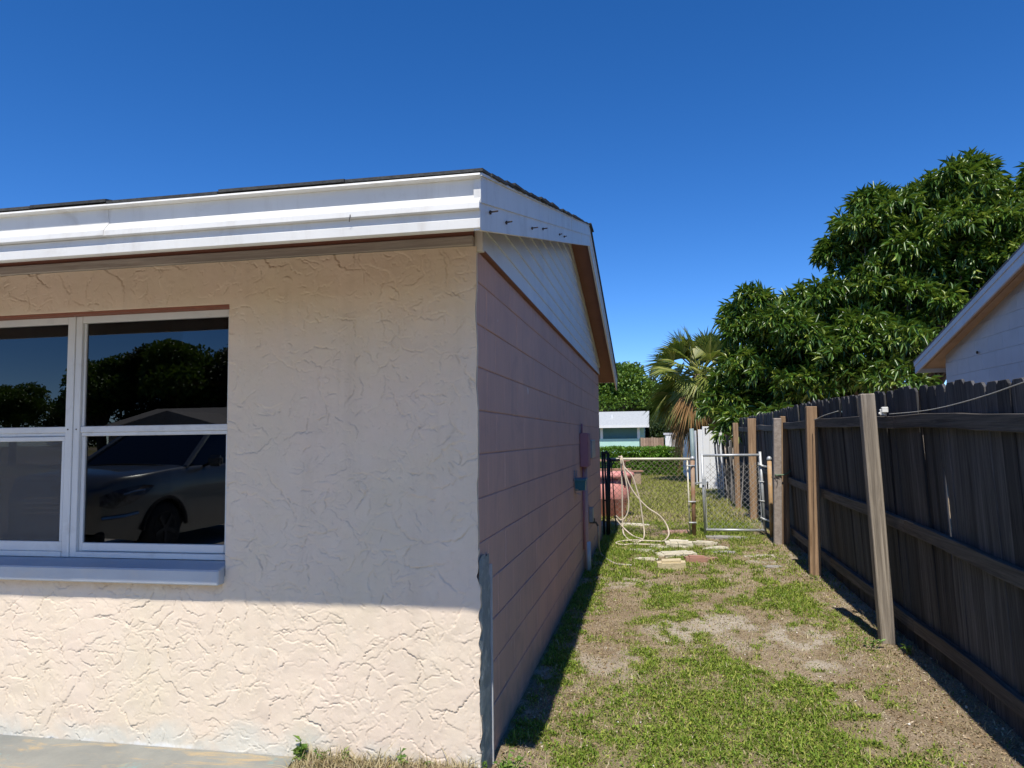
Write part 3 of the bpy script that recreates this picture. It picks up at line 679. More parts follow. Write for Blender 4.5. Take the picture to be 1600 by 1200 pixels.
mb = MB().box(2.408, 2.445, 2.445, 2.475, 1.685, 1.73); mb.box(2.415, 2.458, 2.425, 2.455, 1.705, 1.745); mb.tube([(2.40, 2.46, 1.70), (2.44, 2.45, 1.695)], .010, 8)
tag(mb.build('cable_clip', paint('white_plastic', (.78, .78, .74), None, 20, .4), bevel=.004), 'small white plastic clip on the pale leaning post', 'clip')
# broken boards and the short lean-to pieces beyond the gate
sh_ = empty('leaning_boards', (2.36, 13.2, .1), 'row of short grey leaning boards at the far end of the wooden fence', 'boards')
GREYW = wood('grey_board', (.20, .19, .185), (.33, .31, .29), (.12, .11, .105), 'Z', .9, .25, 40)
for i in range(9):
    me_ = MB().box(-.07, .07, -.01, .01, 0, 1.30+random.uniform(-.12, .15)).mesh('board', bevel=.003)
    link('board', me_, GREYW, sh_, (.06-.012*i, -1.2+.50*i, -.02), (random.uniform(-.1, .1), random.uniform(-.12, .02), 1.25+random.uniform(-.15, .15)))

# ------------------------------------------------------------------ chain-link fence and gate
GALV = paint('galvanised_pipe', (.52, .54, .55), (.44, .46, .47), 14, .4, .1, 50, (.36, .24, .14), 6, .35, metallic=.35)
CREAMP = paint('cream_rail_paint', (.72, .68, .55), (.66, .61, .48), 14, .5, .1, 40)
RUSTY = paint('rusty_pipe', (.36, .27, .20), (.30, .15, .075), 7, .7, .3, 60, (.50, .46, .42), 5, .7)
YELP = paint('yellowish_pipe', (.50, .32, .15), (.40, .25, .13), 5, .7, .25, 60, (.45, .42, .38), 6, .6)
WIREM = paint('galvanised_wire', (.42, .42, .40), (.34, .32, .28), 20, .45, 0, metallic=.4)
def chainlink(mb, x0, x1, y, z0, z1, p=.072, r=.0015):
    """diamond fabric: two crossing families of slanted wires, clipped to the panel"""
    w, h = x1-x0, z1-z0
    for fam in (1, -1):
        c = -h
        while c < w:
            t0 = max(0, -c); t1 = min(h, w-c)
            if t1-t0 > .02:
                a_ = (x0+c+t0, z0+t0); b_2 = (x0+c+t1, z0+t1)
                if fam < 0: a_ = (x0+x1-a_[0], a_[1]); b_2 = (x0+x1-b_2[0], b_2[1])
                mb.tube([(a_[0], y+.002*fam, a_[1]), (b_2[0], y+.002*fam, b_2[1])], r, 5, False)
            c += p*1.414*.72
    return mb
clf = empty('chain_link_fence', (.7, 7.80, .1), 'low chain-link fence with cream top rail between the house and the gate', 'fence')
def cl(o): o.parent = clf; o.matrix_parent_inverse = Matrix.Translation((-.7, -7.80, -.1)); return o
cl(MB().tube([(.06, 7.80, 1.222), (1.28, 7.80, 1.216)], .019, 10).build('top_rail', CREAMP, smooth=True))
cl(chainlink(MB(), .06, 1.24, 7.785, .14, 1.20, .078, .0024).build('chain_link_mesh', paint('rusty_wire', (.20, .155, .115), (.28, .23, .19), 20, .6, 0)))
cl(MB().tube([(1.255, 7.80, .13), (1.243, 7.80, 1.21)], .012, 8).build('tension_bar', CREAMP, smooth=True))
o = cl(MB().tube([(1.308, 7.78, .02), (1.318, 7.78, 1.22)], .030, 14).build('post', RUSTY, smooth=True)); o['label'] = 'rust-stained round post'
cl(MB().lathe([(.034, 1.205), (.036, 1.225), (.030, 1.245), (.015, 1.256), (.002, 1.26)], 1.318, 7.78, 14).build('post_cap', GALV, smooth=True))
for z_ in (1.12, .60, .30): cl(MB().tube([(1.24, 7.75, z_), (1.30, 7.74, z_), (1.345, 7.76, z_)], .011, 6).build('clamp', GALV))
gate = empty('chain_link_gate', (1.9, 7.95, .1), 'small galvanised chain-link gate standing closed beside the wooden fence', 'gate')
def gt(o): o.parent = gate; o.matrix_parent_inverse = Matrix.Translation((-1.9, -7.95, -.1)); return o
gA, gB, gC, gD = (1.462, 7.95, 1.265), (2.295, 8.0, 1.262), (1.470, 7.95, .165), (2.315, 8.0, .165)
gt(MB().tube([(1.464, 7.95, 1.29), (1.478, 7.95, .12)], .019, 10).build('frame_pipe', GALV, smooth=True)); gt(MB().tube([(2.292, 8.0, 1.31), (2.325, 8.0, .12)], .021, 10).build('frame_pipe', GALV, smooth=True))
gt(MB().tube([(1.47, 7.951, 1.262), (2.294, 7.999, 1.262)], .019, 10).build('frame_pipe', GALV, smooth=True)); gt(MB().tube([(1.482, 7.951, .175), (2.318, 7.999, .172)], .019, 10).build('frame_pipe', GALV, smooth=True))
gt(chainlink(MB(), 1.515, 2.275, 7.965, .19, 1.15, .078, .0024).build('chain_link_mesh', WIREM))
gt(MB().tube([(1.505, 7.955, .19), (1.50, 7.955, .95)], .006, 6).build('tension_bar', GALV)); gt(MB().tube([(2.285, 7.99, .19), (2.262, 7.99, 1.16)], .006, 6).build('tension_bar', GALV))
for z_ in (.86,): gt(MB().tube([(1.33, 7.77, z_), (1.44, 7.92, z_+.005), (1.52, 7.94, z_+.01)], .012, 6).box(1.45, 1.51, 7.915, 7.935, z_-.03, z_+.06).build('latch', GALV))
for z_ in (1.10, .33): gt(MB().tube([(2.26, 7.97, z_+.03), (2.32, 7.96, z_), (2.40, 7.80, z_-.01)], .014, 6).build('hinge', GALV))
for z_ in (1.12, .88, .60, .34): gt(MB().tube([(2.255, 7.985, z_), (2.33, 7.975, z_-.01)], .008, 6).build('tie_band', GALV))
gpst = empty('gate_post', (2.39, 7.80, .1), 'round yellowish-brown pipe post with domed cap right of the gate', 'post')
MB().tube([(.0, 0, -.08), (.0, 0, 1.1)], .030, 14).build('pipe', YELP, gpst, smooth=True); MB().lathe([(.034, 1.09), (.036, 1.11), (.028, 1.135), (.012, 1.148), (.002, 1.15)], 0, 0, 14).build('cap', GALV, gpst, smooth=True)
# hose and tools hung on the rail
CREAM = paint('cream_garden_hose', (.66, .58, .46), (.60, .50, .40), 10, .5, .1, 60)
hose_pts = [[(.285, 7.75, 1.245), (.294, 7.72, .823), (.290, 7.72, .449), (.291, 7.71, .263), (.306, 7.62, .145), (.399, 7.167, .122), (.511, 6.925, .122), (.585, 7.20, .122), (.601, 7.60, .135), (.595, 7.70, .23), (.569, 7.72, .451), (.549, 7.72, .609), (.499, 7.72, .804), (.447, 7.72, .973), (.375, 7.73, 1.057), (.329, 7.745, 1.12), (.292, 7.775, 1.252), (.28, 7.83, 1.20)],
 [(.266, 7.84, 1.19), (.284, 7.80, 1.258), (.304, 7.75, 1.242), (.343, 7.72, 1.039), (.404, 7.72, .842), (.508, 7.72, .674), (.655, 7.72, .517), (.811, 7.72, .411), (.895, 7.72, .315), (.943, 7.68, .214), (.944, 7.55, .14), (.874, 7.116, .122), (.756, 7.073, .122), (.447, 7.041, .134), (.283, 6.993, .122), (.239, 6.806, .122), (.344, 6.676, .122), (.468, 6.753, .122), (.825, 6.728, .122)],
 [(.25, 7.80, 1.258), (.304, 7.745, 1.227), (.344, 7.72, .964), (.378, 7.72, .711), (.380, 7.72, .496), (.327, 7.72, .366), (.261, 7.72, .333), (.20, 7.70, .39), (.19, 7.68, .36), (.326, 7.68, .20), (.452, 7.5, .13), (.588, 7.149, .134)]]
hose = empty('garden_hose', (.3, 7.7, .1), 'cream garden hose draped in loops over the chain-link top rail', 'hose')
for p_ in hose_pts:
    o = MB().tube(spline(p_, 9), .0105, 8).build('hose_loop', CREAM, smooth=True); o.parent = hose; o.matrix_parent_inverse = Matrix.Translation((-.3, -7.7, -.1))
o = MB().tube(spline([(.10, 5.56, .50), (.105, 5.56, .40), (.10, 5.65, .25), (.10, 5.9, .13), (.15, 5.70, .118), (.30, 5.26, .118), (.40, 5.17, .118), (.50, 5.15, .118)], 9), .0105, 8).build('wall_hose', paint('dusty_grey_hose', (.42, .38, .32), (.36, .32, .27), 10, .5), smooth=True)
tag(o, 'hose running from the wall tap down onto the grass', 'hose')
BLACK = paint('black_painted_iron', (.012, .012, .013), (.02, .02, .02), 10, .45, .1)
ir = empty('folded_iron_stand', (.07, 7.62, .1), 'black metal stand leaning upright against the house corner beside the chain-link fence', 'metal stand')
for nm, pts, r_ in (('leg', [(-.045, 0, 0), (-.05, .03, 1.24)], .016), ('leg', [(.0, .01, 0), (.035, .03, 1.22)], .020), ('leg', [(.03, .02, 0), (.06, .03, 1.15)], .010), ('leg', [(.13, .02, .10), (.075, .03, 1.13)], .008),
                    ('crossbar', [(-.05, .03, 1.20), (.03, .03, 1.235)], .022), ('crossbar', [(.02, .03, 1.10), (.20, .06, 1.115)], .018), ('crossbar', [(-.05, 0, .52), (.06, .02, .54)], .008), ('brace', [(.22, .04, 1.06), (.27, .04, .70)], .009), ('brace', [(.02, .03, .95), (.14, .03, 1.12)], .008), ('leg', [(.01, .0, .02), (-.02, .03, 1.2)], .014)):
    MB().tube(pts, r_, 8).build(nm, BLACK, ir, smooth=True)

# ------------------------------------------------------------------ stones by the gate
def rock(name, c, sx_, sy_, sz_, mat, label, seed, sub=3, rough=.12, flat=.5, rz=0):
    bm = bmesh.new(); bmesh.ops.create_cube(bm, size=1); bmesh.ops.bevel(bm, geom=bm.edges[:], offset=.16, segments=2, affect='EDGES')
    bmesh.ops.subdivide_edges(bm, edges=bm.edges[:], cuts=sub, use_grid_fill=True)
    for v in bm.verts:
        p = v.co; q = float(fbm(p.x*2.3+seed, p.y*2.3+p.z*1.7, 3, seed % 5))-.5; q2 = float(fbm(p.x*9+seed, p.y*9+p.z*7, 2, seed % 3))-.5
        v.co = p*(1+rough*2*q+rough*.5*q2)
    me_ = bpy.data.meshes.new(name); bm.to_mesh(me_); bm.free(); me_.polygons.foreach_set('use_smooth', [False]*len(me_.polygons))
    c = (c[0], c[1], c[2]-.012); o = link(name, me_, mat, None, c, (random.uniform(-.05, .05), random.uniform(-.05, .05), rz)); o.scale = (sx_, sy_, sz_)
    return tag(o, label, 'stone', 'stepping stones and rubble by the gate')
PALE = paint('pale_limestone', (.62, .58, .46), (.54, .49, .38), 18, .9, .6, 60, (.40, .36, .27), 10, .6)
YEL = paint('yellow_coral_stone', (.60, .51, .33), (.53, .44, .28), 25, .95, .9, 55, (.30, .22, .12), 30, .8)
REDB = paint('old_red_brick', (.40, .225, .165), (.34, .185, .14), 15, .9, .6, 60, (.5, .36, .28), 9, .5)
GRYS = paint('grey_slab', (.36, .34, .31), (.30, .28, .26), 15, .9, .5, 60)
rock('stone_block', (.936, 5.03, .145), .30, .16, .15, YEL, 'yellow pitted block nearest of the stones in front of the gate', 3, 4, .05)
rock('brick', (1.225, 5.55, .135), .26, .13, .105, REDB, 'broken red brick right of the yellow pitted block', 5, 3, .05, rz=.15)
rock('brick', (1.43, 5.70, .115), .13, .11, .055, REDB, 'small red brick fragment beside the broken red brick', 8, 3, .08, rz=.5)
rock('flat_stone', (.56, 6.30, .112), .42, .20, .050, PALE, 'long thin pale flat stone near the hose', 11, 3, .10, rz=-.2)
rock('flat_stone', (1.00, 6.02, .120), .46, .36, .065, PALE, 'largest pale flat stone behind the red brick', 12, 3, .10, rz=.2)
rock('flat_stone', (.66, 5.60, .116), .27, .10, .055, PALE, 'narrow white stone left of the yellow pitted block', 13, 3, .12)
rock('rubble_stone', (1.07, 6.74, .14), .36, .20, .11, PALE, 'rough hollowed pale stone under the rusty post', 17, 4, .18)
rock('plank_stone', (1.41, 6.92, .125), .33, .10, .075, PALE, 'white bar-shaped stone right of the rough hollowed stone', 19, 3, .05, rz=-.35)
rock('flat_stone', (1.80, 7.65, .112), .66, .30, .050, GRYS, 'wide grey slab lying under the gate', 23, 3, .06)
rock('flat_stone', (1.08, 8.18, .115), .44, .26, .055, paint('pinkish_slab', (.50, .30, .23), (.42, .25, .19), 15, .9, .5), 'pinkish slab just behind the rusty post', 29, 3, .08)
rock('flat_stone', (.40, 8.95, .12), .50, .22, .065, PALE, 'pale broken stone behind the hanging hose loops', 31, 4, .15)
rock('flat_stone', (1.57, 6.35, .106), .34, .20, .030, GRYS, 'flush grey flat stone in the path before the gate', 37, 3, .1)
rock('flat_stone', (1.52, 6.62, .112), .30, .17, .045, PALE, 'pale flat stone right of the bar-shaped white stone path edge', 43, 3, .14, rz=.4)
rock('flat_stone', (.80, 6.62, .112), .26, .15, .045, PALE, 'small pale slab beside the coiled hose on the ground', 47, 3, .15, rz=-.3)
rock('flat_stone', (1.95, 6.05, .104), .42, .22, .030, paint('sandy_slab', (.50, .45, .36), (.42, .37, .29), 15, .9, .5), 'sandy flush slab left of the fence between the two brown posts', 53, 3, .16, rz=.1)
rock('flat_stone', (2.0, 5.35, .106), .25, .16, .028, GRYS, 'flush grey flat stone near the brown fence post', 41, 3, .12, rz=.3)

# ------------------------------------------------------------------ pink tub, picnic table
PLAST = paint('faded_pink_plastic', (.72, .32, .28), (.66, .27, .24), 5, .5, .1, 40, (.74, .44, .40), 3, .5)
tub = empty('plastic_tub', (-.05, 10.35, .105), 'large faded pink tapered tub standing behind the chain-link fence', 'tub')
MB().lathe([(.22, 0), (.27, .03), (.32, .30), (.345, .33), (.35, .345), (.405, .76), (.375, .76), (.33, .36), (.26, .06), (.0, .055)], 0, 0, 40, False).build('body', PLAST, tub, smooth=True)
MB().lathe([(.404, .70), (.435, .705), (.445, .75), (.44, .79), (.41, .80), (.372, .79), (.372, .74)], 0, 0, 40, False).build('rim', PLAST, tub, smooth=True)
REDW = wood('faded_red_plank', (.42, .22, .15), (.50, .30, .21), (.30, .15, .11), 'X', .8, .15, 30)
pt_ = empty('picnic_table', (-.55, 19.8, .105), 'faded red wooden picnic table with benches in front of the hedge', 'picnic table')
for i in range(5): MB().box(-.95, .55, -.38+.155*i, -.235+.155*i, .70, .74).build('table_plank', REDW, pt_, bevel=.004)
for yy in (-.75, .60):
    for i in range(2): MB().box(-.95, .95 if yy < 0 else .55, yy+.145*i, yy+.135+.145*i, .39, .43).build('bench_plank', REDW, pt_, bevel=.004)
for xx in (-.6, .35):
    for sg in (-1, 1): MB().bar((xx, .62*sg, 0), (xx, .20*sg, .70), .05, .09, (1, 0, 0)).build('leg', REDW, pt_)
    MB().box(xx-.03, xx+.03, -.73, .75, .33, .389).build('crossbar', REDW, pt_)
MB().box(.62, .88, -.72, -.66, 0, .389).build('bench_support', paint('bench_leg_block', (.42, .30, .2)), pt_, bevel=.01)
MB().box(.62, .88, -.55, -.49, 0, .389).build('bench_support', MATS['bench_leg_block'], pt_, bevel=.01)

# ------------------------------------------------------------------ foliage tools
def leaves(name, P, D, Ln, Wd, mat, parent=None, fold=.25, droop=.25):
    """diamond leaves: base P (n,3), direction D (n,3), length, width -> one mesh"""
    n_ = len(P); D = D/np.linalg.norm(D, axis=1, keepdims=True)
    up_ = np.tile(np.array([0, 0, 1.]), (n_, 1))+RNG.normal(0, .35, (n_, 3))
    Sd = np.cross(D, up_); Sd /= np.linalg.norm(Sd, axis=1, keepdims=True)+1e-9; N = np.cross(Sd, D)
    Ln = Ln*np.ones(n_) if np.isscalar(Ln) else Ln; Wd = Wd*np.ones(n_) if np.isscalar(Wd) else Wd
    l = Ln[:, None]; w = Wd[:, None]
    mid = P+D*l*.45+N*l*.06
    a = P; b = mid+Sd*w*.5+N*w*fold; c = P+D*l-N*l*droop*.5; d_ = mid-Sd*w*.5+N*w*fold
    V = np.stack([a, b, c, d_], 1).reshape(-1, 3); i = np.arange(n_)*4
    F = np.concatenate([np.stack([i, i+1, i+2], 1), np.stack([i, i+2, i+3], 1)])
    return link(name, npmesh(name, V, F, False), mat, parent)
def rand_dirs(n_): 
    v = RNG.normal(size=(n_, 3)); return v/np.linalg.norm(v, axis=1, keepdims=True)
def lobe_points(lobes, n_, shell=.35):
    """points through a shell of ellipsoid lobes (c, r), fuller on the upper side; returns points and outward directions"""
    vol = np.array([l[1][0]*l[1][1]*l[1][2] for l in lobes])**.67; vol /= vol.sum(); P = []; D = []
    for (c, r), f in zip(lobes, vol):
        k_ = max(4, int(n_*f)); d_ = rand_dirs(k_); d_[:, 2] = np.where(d_[:, 2] < -.35, -d_[:, 2]*.6, d_[:, 2])
        rad = 1-shell*RNG.random(k_)**1.4
        rad *= .86+.28*fbm(d_[:, 0]*3+c[0], d_[:, 1]*3+d_[:, 2]*2.3+c[2], 3, 2)
        P.append(np.array(c)+d_*rad[:, None]*np.array(r)); D.append(d_/np.array(r))
    D = np.vstack(D); return np.vstack(P), D/np.linalg.norm(D, axis=1, keepdims=True)
BARK = paint('grey_brown_bark', (.13, .10, .075), (.09, .07, .055), 12, .95, .9, 30)
def limbs(name, root, lobes, mat, parent, r0=.2, seed=0):
    mb = MB(); root = Vector(root); rr = random.Random(seed)
    zt = min(l[0][2] for l in lobes); fork = root+Vector((rr.uniform(-.2, .2), rr.uniform(-.2, .2), max(.8, (zt-root.z)*.6)))
    mb.tube(spline([root, root.lerp(fork, .5)+Vector((.06, .04, 0)), fork], 5), [r0*1.25]*1+[r0]*9+[r0*.85], 10)
    for c, r in lobes:
        c = Vector(c); mid = fork.lerp(c, .5)+Vector((rr.uniform(-.2, .2), rr.uniform(-.2, .2), rr.uniform(0, .3)))
        pts = spline([fork, mid, c], 5); mb.tube(pts, [r0*.55*(1-.8*i/(len(pts)-1)) for i in range(len(pts))], 6)
        for q in range(4):
            e = c+Vector((rr.uniform(-.7, .7)*r[0], rr.uniform(-.7, .7)*r[1], rr.uniform(-.3, .7)*r[2])); mb.tube([mid, mid.lerp(e, .5)+Vector((0, 0, .1)), e], [r0*.2, r0*.13, r0*.05], 5)
    return mb.build(name, mat, parent, smooth=True)

# ------------------------------------------------------------------ mango tree
MANGO = leafmat('mango_leaf', (.032, .088, .012), (.105, .205, .028), (.34, .40, .075), .22, .36, .55)
mango = empty('mango_tree', (6.3, 14.8, .1), 'big dark green mango tree with drooping leaf whorls behind the wooden fence', 'tree')
ml = [((3.75, 14.3, 3.65), (1.3, 1.3, 1.35)), ((2.95, 14.4, 2.5), (.8, .9, .9)), ((6.25, 14.6, 5.65), (1.55, 1.6, 1.4)), ((7.75, 14.6, 6.05), (1.45, 1.5, 1.35)), ((4.75, 14.2, 3.9), (1.05, 1.2, 1.0)),
      ((5.0, 13.6, 2.6), (1.5, 1.3, 1.2)), ((6.8, 13.5, 3.2), (1.5, 1.3, 1.25)), ((8.4, 13.6, 4.2), (1.4, 1.3, 1.4)), ((9.6, 15, 4.9), (1.5, 1.5, 1.6)), ((5.9, 14.2, 4.5), (1.1, 1.1, .9)), ((4.3, 14.5, 2.8), (1.2, 1.0, 1.2)), ((7.6, 14.0, 5.4), (1.2, 1.1, 1.0)), ((7.0, 14.0, 4.6), (1.2, 1.2, 1.0)),
      ((3.3, 14, 1.8), (1.0, 1.0, .9)), ((5.6, 14.3, 5.5), (.9, 1.1, .85)), ((7.2, 14.4, 6.85), (.6, .8, .5)), ((7.95, 14.4, 6.85), (.6, .7, .42)), ((9.3, 14.8, 6.2), (1.3, 1.3, 1.15)), ((6.6, 15.9, 3.9), (2.4, 1.0, 2.2))]
O = np.array([6.3, 14.8, .1]); mloc = [(tuple(np.array(c)-O), tuple(np.array(r)*.90)) for c, r in ml]
limbs('trunk', (0, 0, -.1), mloc, BARK, mango, .24, 3)
sub = []
for c, r in mloc:
    k_ = int(9*(r[0]*r[1]*r[2])**.62)+3; dd = rand_dirs(k_*3); dd = dd[dd[:, 2] > -.55][:k_]
    for q in dd: sub.append((np.array(c)+q*np.array(r)*RNG.uniform(.74, .98), RNG.uniform(.28, .56)))
P = []; D = []
for c, r in sub:
    k_ = int(150*r*r/.16); q = rand_dirs(k_); q[:, 2] = np.where(q[:, 2] < -.2, -q[:, 2], q[:, 2]); rad = r*RNG.uniform(.72, 1.05, k_)
    P.append(c+q*rad[:, None]*np.array([1.1, 1.1, .85])); D.append(q)
P = np.vstack(P); D = np.vstack(D); kk = RNG.random(len(P)) < min(1, 8000/len(P)); P = P[kk]; D = D[kk]
nl = 9; n_ = len(P)
Pr = np.repeat(P, nl, 0); Dr = np.repeat(D, nl, 0); rd = rand_dirs(n_*nl)
dirs = Dr*.5+rd*.85+np.array([0, 0, -.42]); Pr = Pr+rd*.03
P2, D2 = lobe_points([(c, tuple(np.array(r)*.72)) for c, r in mloc], 9000, .9)
Pr = np.vstack([Pr, P2]); dirs = np.vstack([dirs, rand_dirs(len(P2))])
leaves('crown', Pr, dirs, RNG.uniform(.16, .29, len(Pr)), RNG.uniform(.040, .060, len(Pr)), MANGO, mango, .12, .55)

# ------------------------------------------------------------------ palm
def palm(loc, label):
    root = empty('fan_palm', loc, label, 'palm')
    rr = random.Random(5)
    MB().tube(spline([(0, 0, -.1), (.05, 0, 1.2), (0, .05, 2.4), (0, 0, 3.4)], 5), .17, 10).build('trunk', BARK, root, smooth=True)
    GP = leafmat('palm_leaf', (.10, .15, .025), (.27, .29, .06), (.52, .45, .15), .25, .45); BP = leafmat('dead_palm_leaf', (.24, .13, .055), (.36, .22, .10), (.42, .30, .16), .2, .8, .1)
    def frond(az, el, L, fan, droop, mat, nm):
        mb = MB(); ca, sa = math.cos(az), math.sin(az)
        e0 = Vector((ca*math.cos(el), sa*math.cos(el), math.sin(el))); base = Vector((0, 0, 3.35))
        tip = base+e0*L+Vector((0, 0, -droop*L*.5)); mb.tube(spline([base, base+e0*L*.55, tip], 4), [.022]*8+[.014], 5)
        dirp = (tip-(base+e0*L*.55)).normalized(); side = dirp.cross(Vector((0, 0, 1)))
        side = side.normalized() if side.length > .05 else Vector((-sa, ca, 0)); side = Matrix.Rotation(rr.uniform(-.9, .9), 3, dirp) @ side; nrm = side.cross(dirp)
        ns = 34
        for i in range(ns):
            a = (i/(ns-1)-.5)*fan; dd = dirp*math.cos(a)+side*math.sin(a)+nrm*.18*abs(math.sin(a)); dd.normalize()
            l_ = 1.25*(.75+.25*math.cos(a))*rr.uniform(.85, 1.08); w = .026; sp = side*math.cos(a)-dirp*math.sin(a)
            p0 = tip; p1 = tip+dd*l_*.5+Vector((0, 0, -.04-droop*.08))*l_; p2 = tip+dd*l_*.85+Vector((rr.uniform(-.06, .06), rr.uniform(-.06, .06), -.16-droop*.40))*l_
            pts = [p0, p1+sp*w, p1+nrm*.012, p1-sp*w, p2]
            mb.add(pts, [(0, 1, 2), (0, 2, 3), (1, 4, 2), (2, 4, 3)])
        mb.build(nm, mat, root)
    for i in range(56):
        az = i*2.399+rr.uniform(-.3, .3); el = rr.uniform(-.75, 1.25); frond(az, el, rr.uniform(.6, 1.0), 2.5, .12+.25*(el < .1), GP, 'frond')
    for i in range(20):
        az = rr.uniform(-PI, PI); frond(az, rr.uniform(-1.2, -.1), rr.uniform(.4, 1.0), 1.7, rr.uniform(.5, 1.3), BP, 'dead_frond')
    return root
palm((2.2, 20.6, .1), 'fan palm with hanging brown dead fronds at the left of the mango tree')

# ------------------------------------------------------------------ hedge and far trees
hg = empty('hedge', (.2, 25, .1), 'clipped bright green hedge across the back of the yard', 'hedge')
n_ = 26000; hx = RNG.uniform(-4.0, 1.75, n_); face = RNG.random(n_)
hy = np.where(face < .55, -.55+RNG.random(n_)*.12, RNG.uniform(-.55, .7, n_)); hz = np.where(face < .55, RNG.uniform(0, .93, n_), .93+RNG.random(n_)*.05)
hz = hz+(fbm(hx*2.2, hy*2.2, 3, 3)-.5)*.22*(hz/1.1); hy = hy+(fbm(hx*3, hz*3, 3, 1)-.5)*.25
dirs = rand_dirs(n_)+np.where(face[:, None] < .55, np.array([0, -.6, .25]), np.array([0, -.1, .8]))
leaves('foliage', np.stack([hx, hy, hz], 1), dirs, RNG.uniform(.07, .12, n_), RNG.uniform(.035, .055, n_), leafmat('hedge_leaf', (.09, .22, .018), (.17, .34, .035), (.28, .40, .07), .25, .45), hg)
MB().box(-3.9, 1.65, -.35, .55, 0, .82).build('inner_twigs', paint('hedge_dark_twigs', (.03, .04, .015), None, 8, .95, .5, 20), hg)  # plain dark box filling the hedge behind its leaf shell
TL = {}
def tree_kind(key, lobes, n_, ll, lw, mat, seed, r0):
    P, D = lobe_points(lobes, n_, .5); dirs = D*.7+rand_dirs(len(P))*.9
    c = leaves('crown', P, dirs, RNG.uniform(ll*.7, ll*1.2, len(P)), RNG.uniform(lw*.7, lw*1.2, len(P)), mat); t = limbs('trunk', (0, 0, -.2), lobes, BARK, None, r0, seed)
    TL[key] = [c.data, t.data, c.material_slots[0].material]; bpy.data.objects.remove(c); bpy.data.objects.remove(t)
def tree(name, key, loc, rz, sc, label, group=None):
    e = empty(name, loc, label, 'tree', group); e.rotation_euler = (0, 0, rz); e.scale = (sc, sc, sc)
    link('crown', TL[key][0], TL[key][2], e); link('trunk', TL[key][1], BARK, e); return e
OAK = leafmat('oak_leaf', (.05, .12, .014), (.13, .23, .03), (.22, .32, .06), .22, .45)
DARK = leafmat('dark_leaf', (.016, .04, .012), (.035, .07, .02), (.06, .10, .03), .15, .5)
GRN = leafmat('greyish_leaf', (.05, .075, .045), (.09, .12, .07), None, .2, .6)
tree_kind('broad', [((0, 0, 4.8), (2.3, 2.2, 1.6)), ((-1.9, .3, 4.2), (1.7, 1.7, 1.2)), ((1.9, -.2, 4.0), (1.7, 1.7, 1.2)), ((.6, -1.2, 3.6), (1.6, 1.3, 1.0)), ((-.7, .9, 5.8), (1.4, 1.3, .9)), ((1.1, .4, 5.6), (1.2, 1.2, .9)), ((-1.3, -1.2, 3.4), (1.3, 1.1, .9)), ((0, 0, 4.2), (1.8, 1.6, 1.6))], 13000, .26, .15, OAK, 4, .28)
tree_kind('dense', [((0, 0, 3.9), (2.1, 2.0, 1.9)), ((-1.6, .2, 3.0), (1.6, 1.5, 1.4)), ((1.6, .1, 3.2), (1.6, 1.5, 1.5)), ((.2, -.6, 5.3), (1.3, 1.2, 1.0)), ((0, .2, 2.0), (2.2, 1.8, 1.3))], 12000, .26, .15, DARK, 9, .25)
tree_kind('slender', [((0, 0, 3), (.75, .75, 1.5)), ((.2, 0, 4.6), (.65, .65, 1.3)), ((-.1, .1, 6.0), (.5, .5, 1.1)), ((.1, 0, 7.0), (.35, .35, .7))], 5000, .22, .06, GRN, 2, .12)
tree('broadleaf_tree', 'broad', (-2.3, 56, 0), .3, 1.16, 'bright green spreading tree rising behind the mint green house')
tree('broadleaf_tree', 'broad', (-8.5, 60, 0), 1.9, 1.3, 'spreading tree hidden mostly behind the pink side wall')
tree('broadleaf_tree', 'broad', (.35, 60, -.6), 2.6, .92, 'lower green tree at the right shoulder of the spreading tree')
tree('slender_tree', 'slender', (.62, 66, 0), 0, 1.03, 'tall thin grey-green tree between the spreading tree and the palm')
tree('dark_tree', 'dense', (3.0, 60, 0), .5, .86, 'dark tree low behind the palm, right of the thin tree')
tree('dark_tree', 'dense', (1.3, 52, -1.4), 2.1, .80, 'dark bushy tree behind the white gambrel shed')
tree('dark_tree', 'dense', (-2.8, 64, 0), 4.0, 1.0, 'dark undergrowth tree right above the mint house roof')
tree('dark_tree', 'dense', (4.6, 44, -.4), 3.3, .9, 'dark tree directly behind the palm crown')
tree('dark_tree', 'dense', (7.4, 48, 0), 1.0, 1.0, 'dark tree far behind the mango tree')
tree('dark_tree', 'dense', (5.6, 24.5, -.8), 2.7, .72, 'dark shrubby tree filling the gap between the palm and the mango tree')
tree('slender_tree', 'slender', (8.0, 30, 0), 1.0, 1.05, 'greyish tree whose top shows at the notch of the mango crown')

# ------------------------------------------------------------------ houses and fences at the back
MINT = paint('mint_green_wall', (.46, .70, .62), (.43, .67, .59), 2, .8, .2, 30); MINT2 = paint('dark_teal_panel', (.15, .29, .28), None, 3, .7, .1)
GSH = paint('pale_grey_shingle', (.46, .48, .48), (.36, .38, .38), 9, .95, .5, 30)
FARW = paint('far_white_paint', (.78, .79, .78), (.73, .74, .73), 3, .6, .1)
mh = empty('mint_house', (-3.0, 45, 0), 'small mint green house with pale grey shingle roof behind the hedge', 'house')
MB().box(-9, 2.72, 0, 8, 0, 1.42).build('lower_wall', MINT, mh); MB().box(-9, 3.02, .7, 8, 1.42, 2.30).build('wall', MINT, mh)
MB().box(-9, 2.60, .66, .699, 1.43, 2.16).build('porch_panel', MINT2, mh)
for xx in (.22, 2.6): MB().box(xx, xx+.16, .02, .18, 1.42, 2.18).build('porch_post', FARW, mh)
MB().prism([(-.45, 2.20), (-.45, 2.30), (4.0, 3.32), (8.4, 2.30), (8.4, 2.20), (4.0, 3.2)], 'x', -9.4, 3.36).build('roof', GSH, mh)
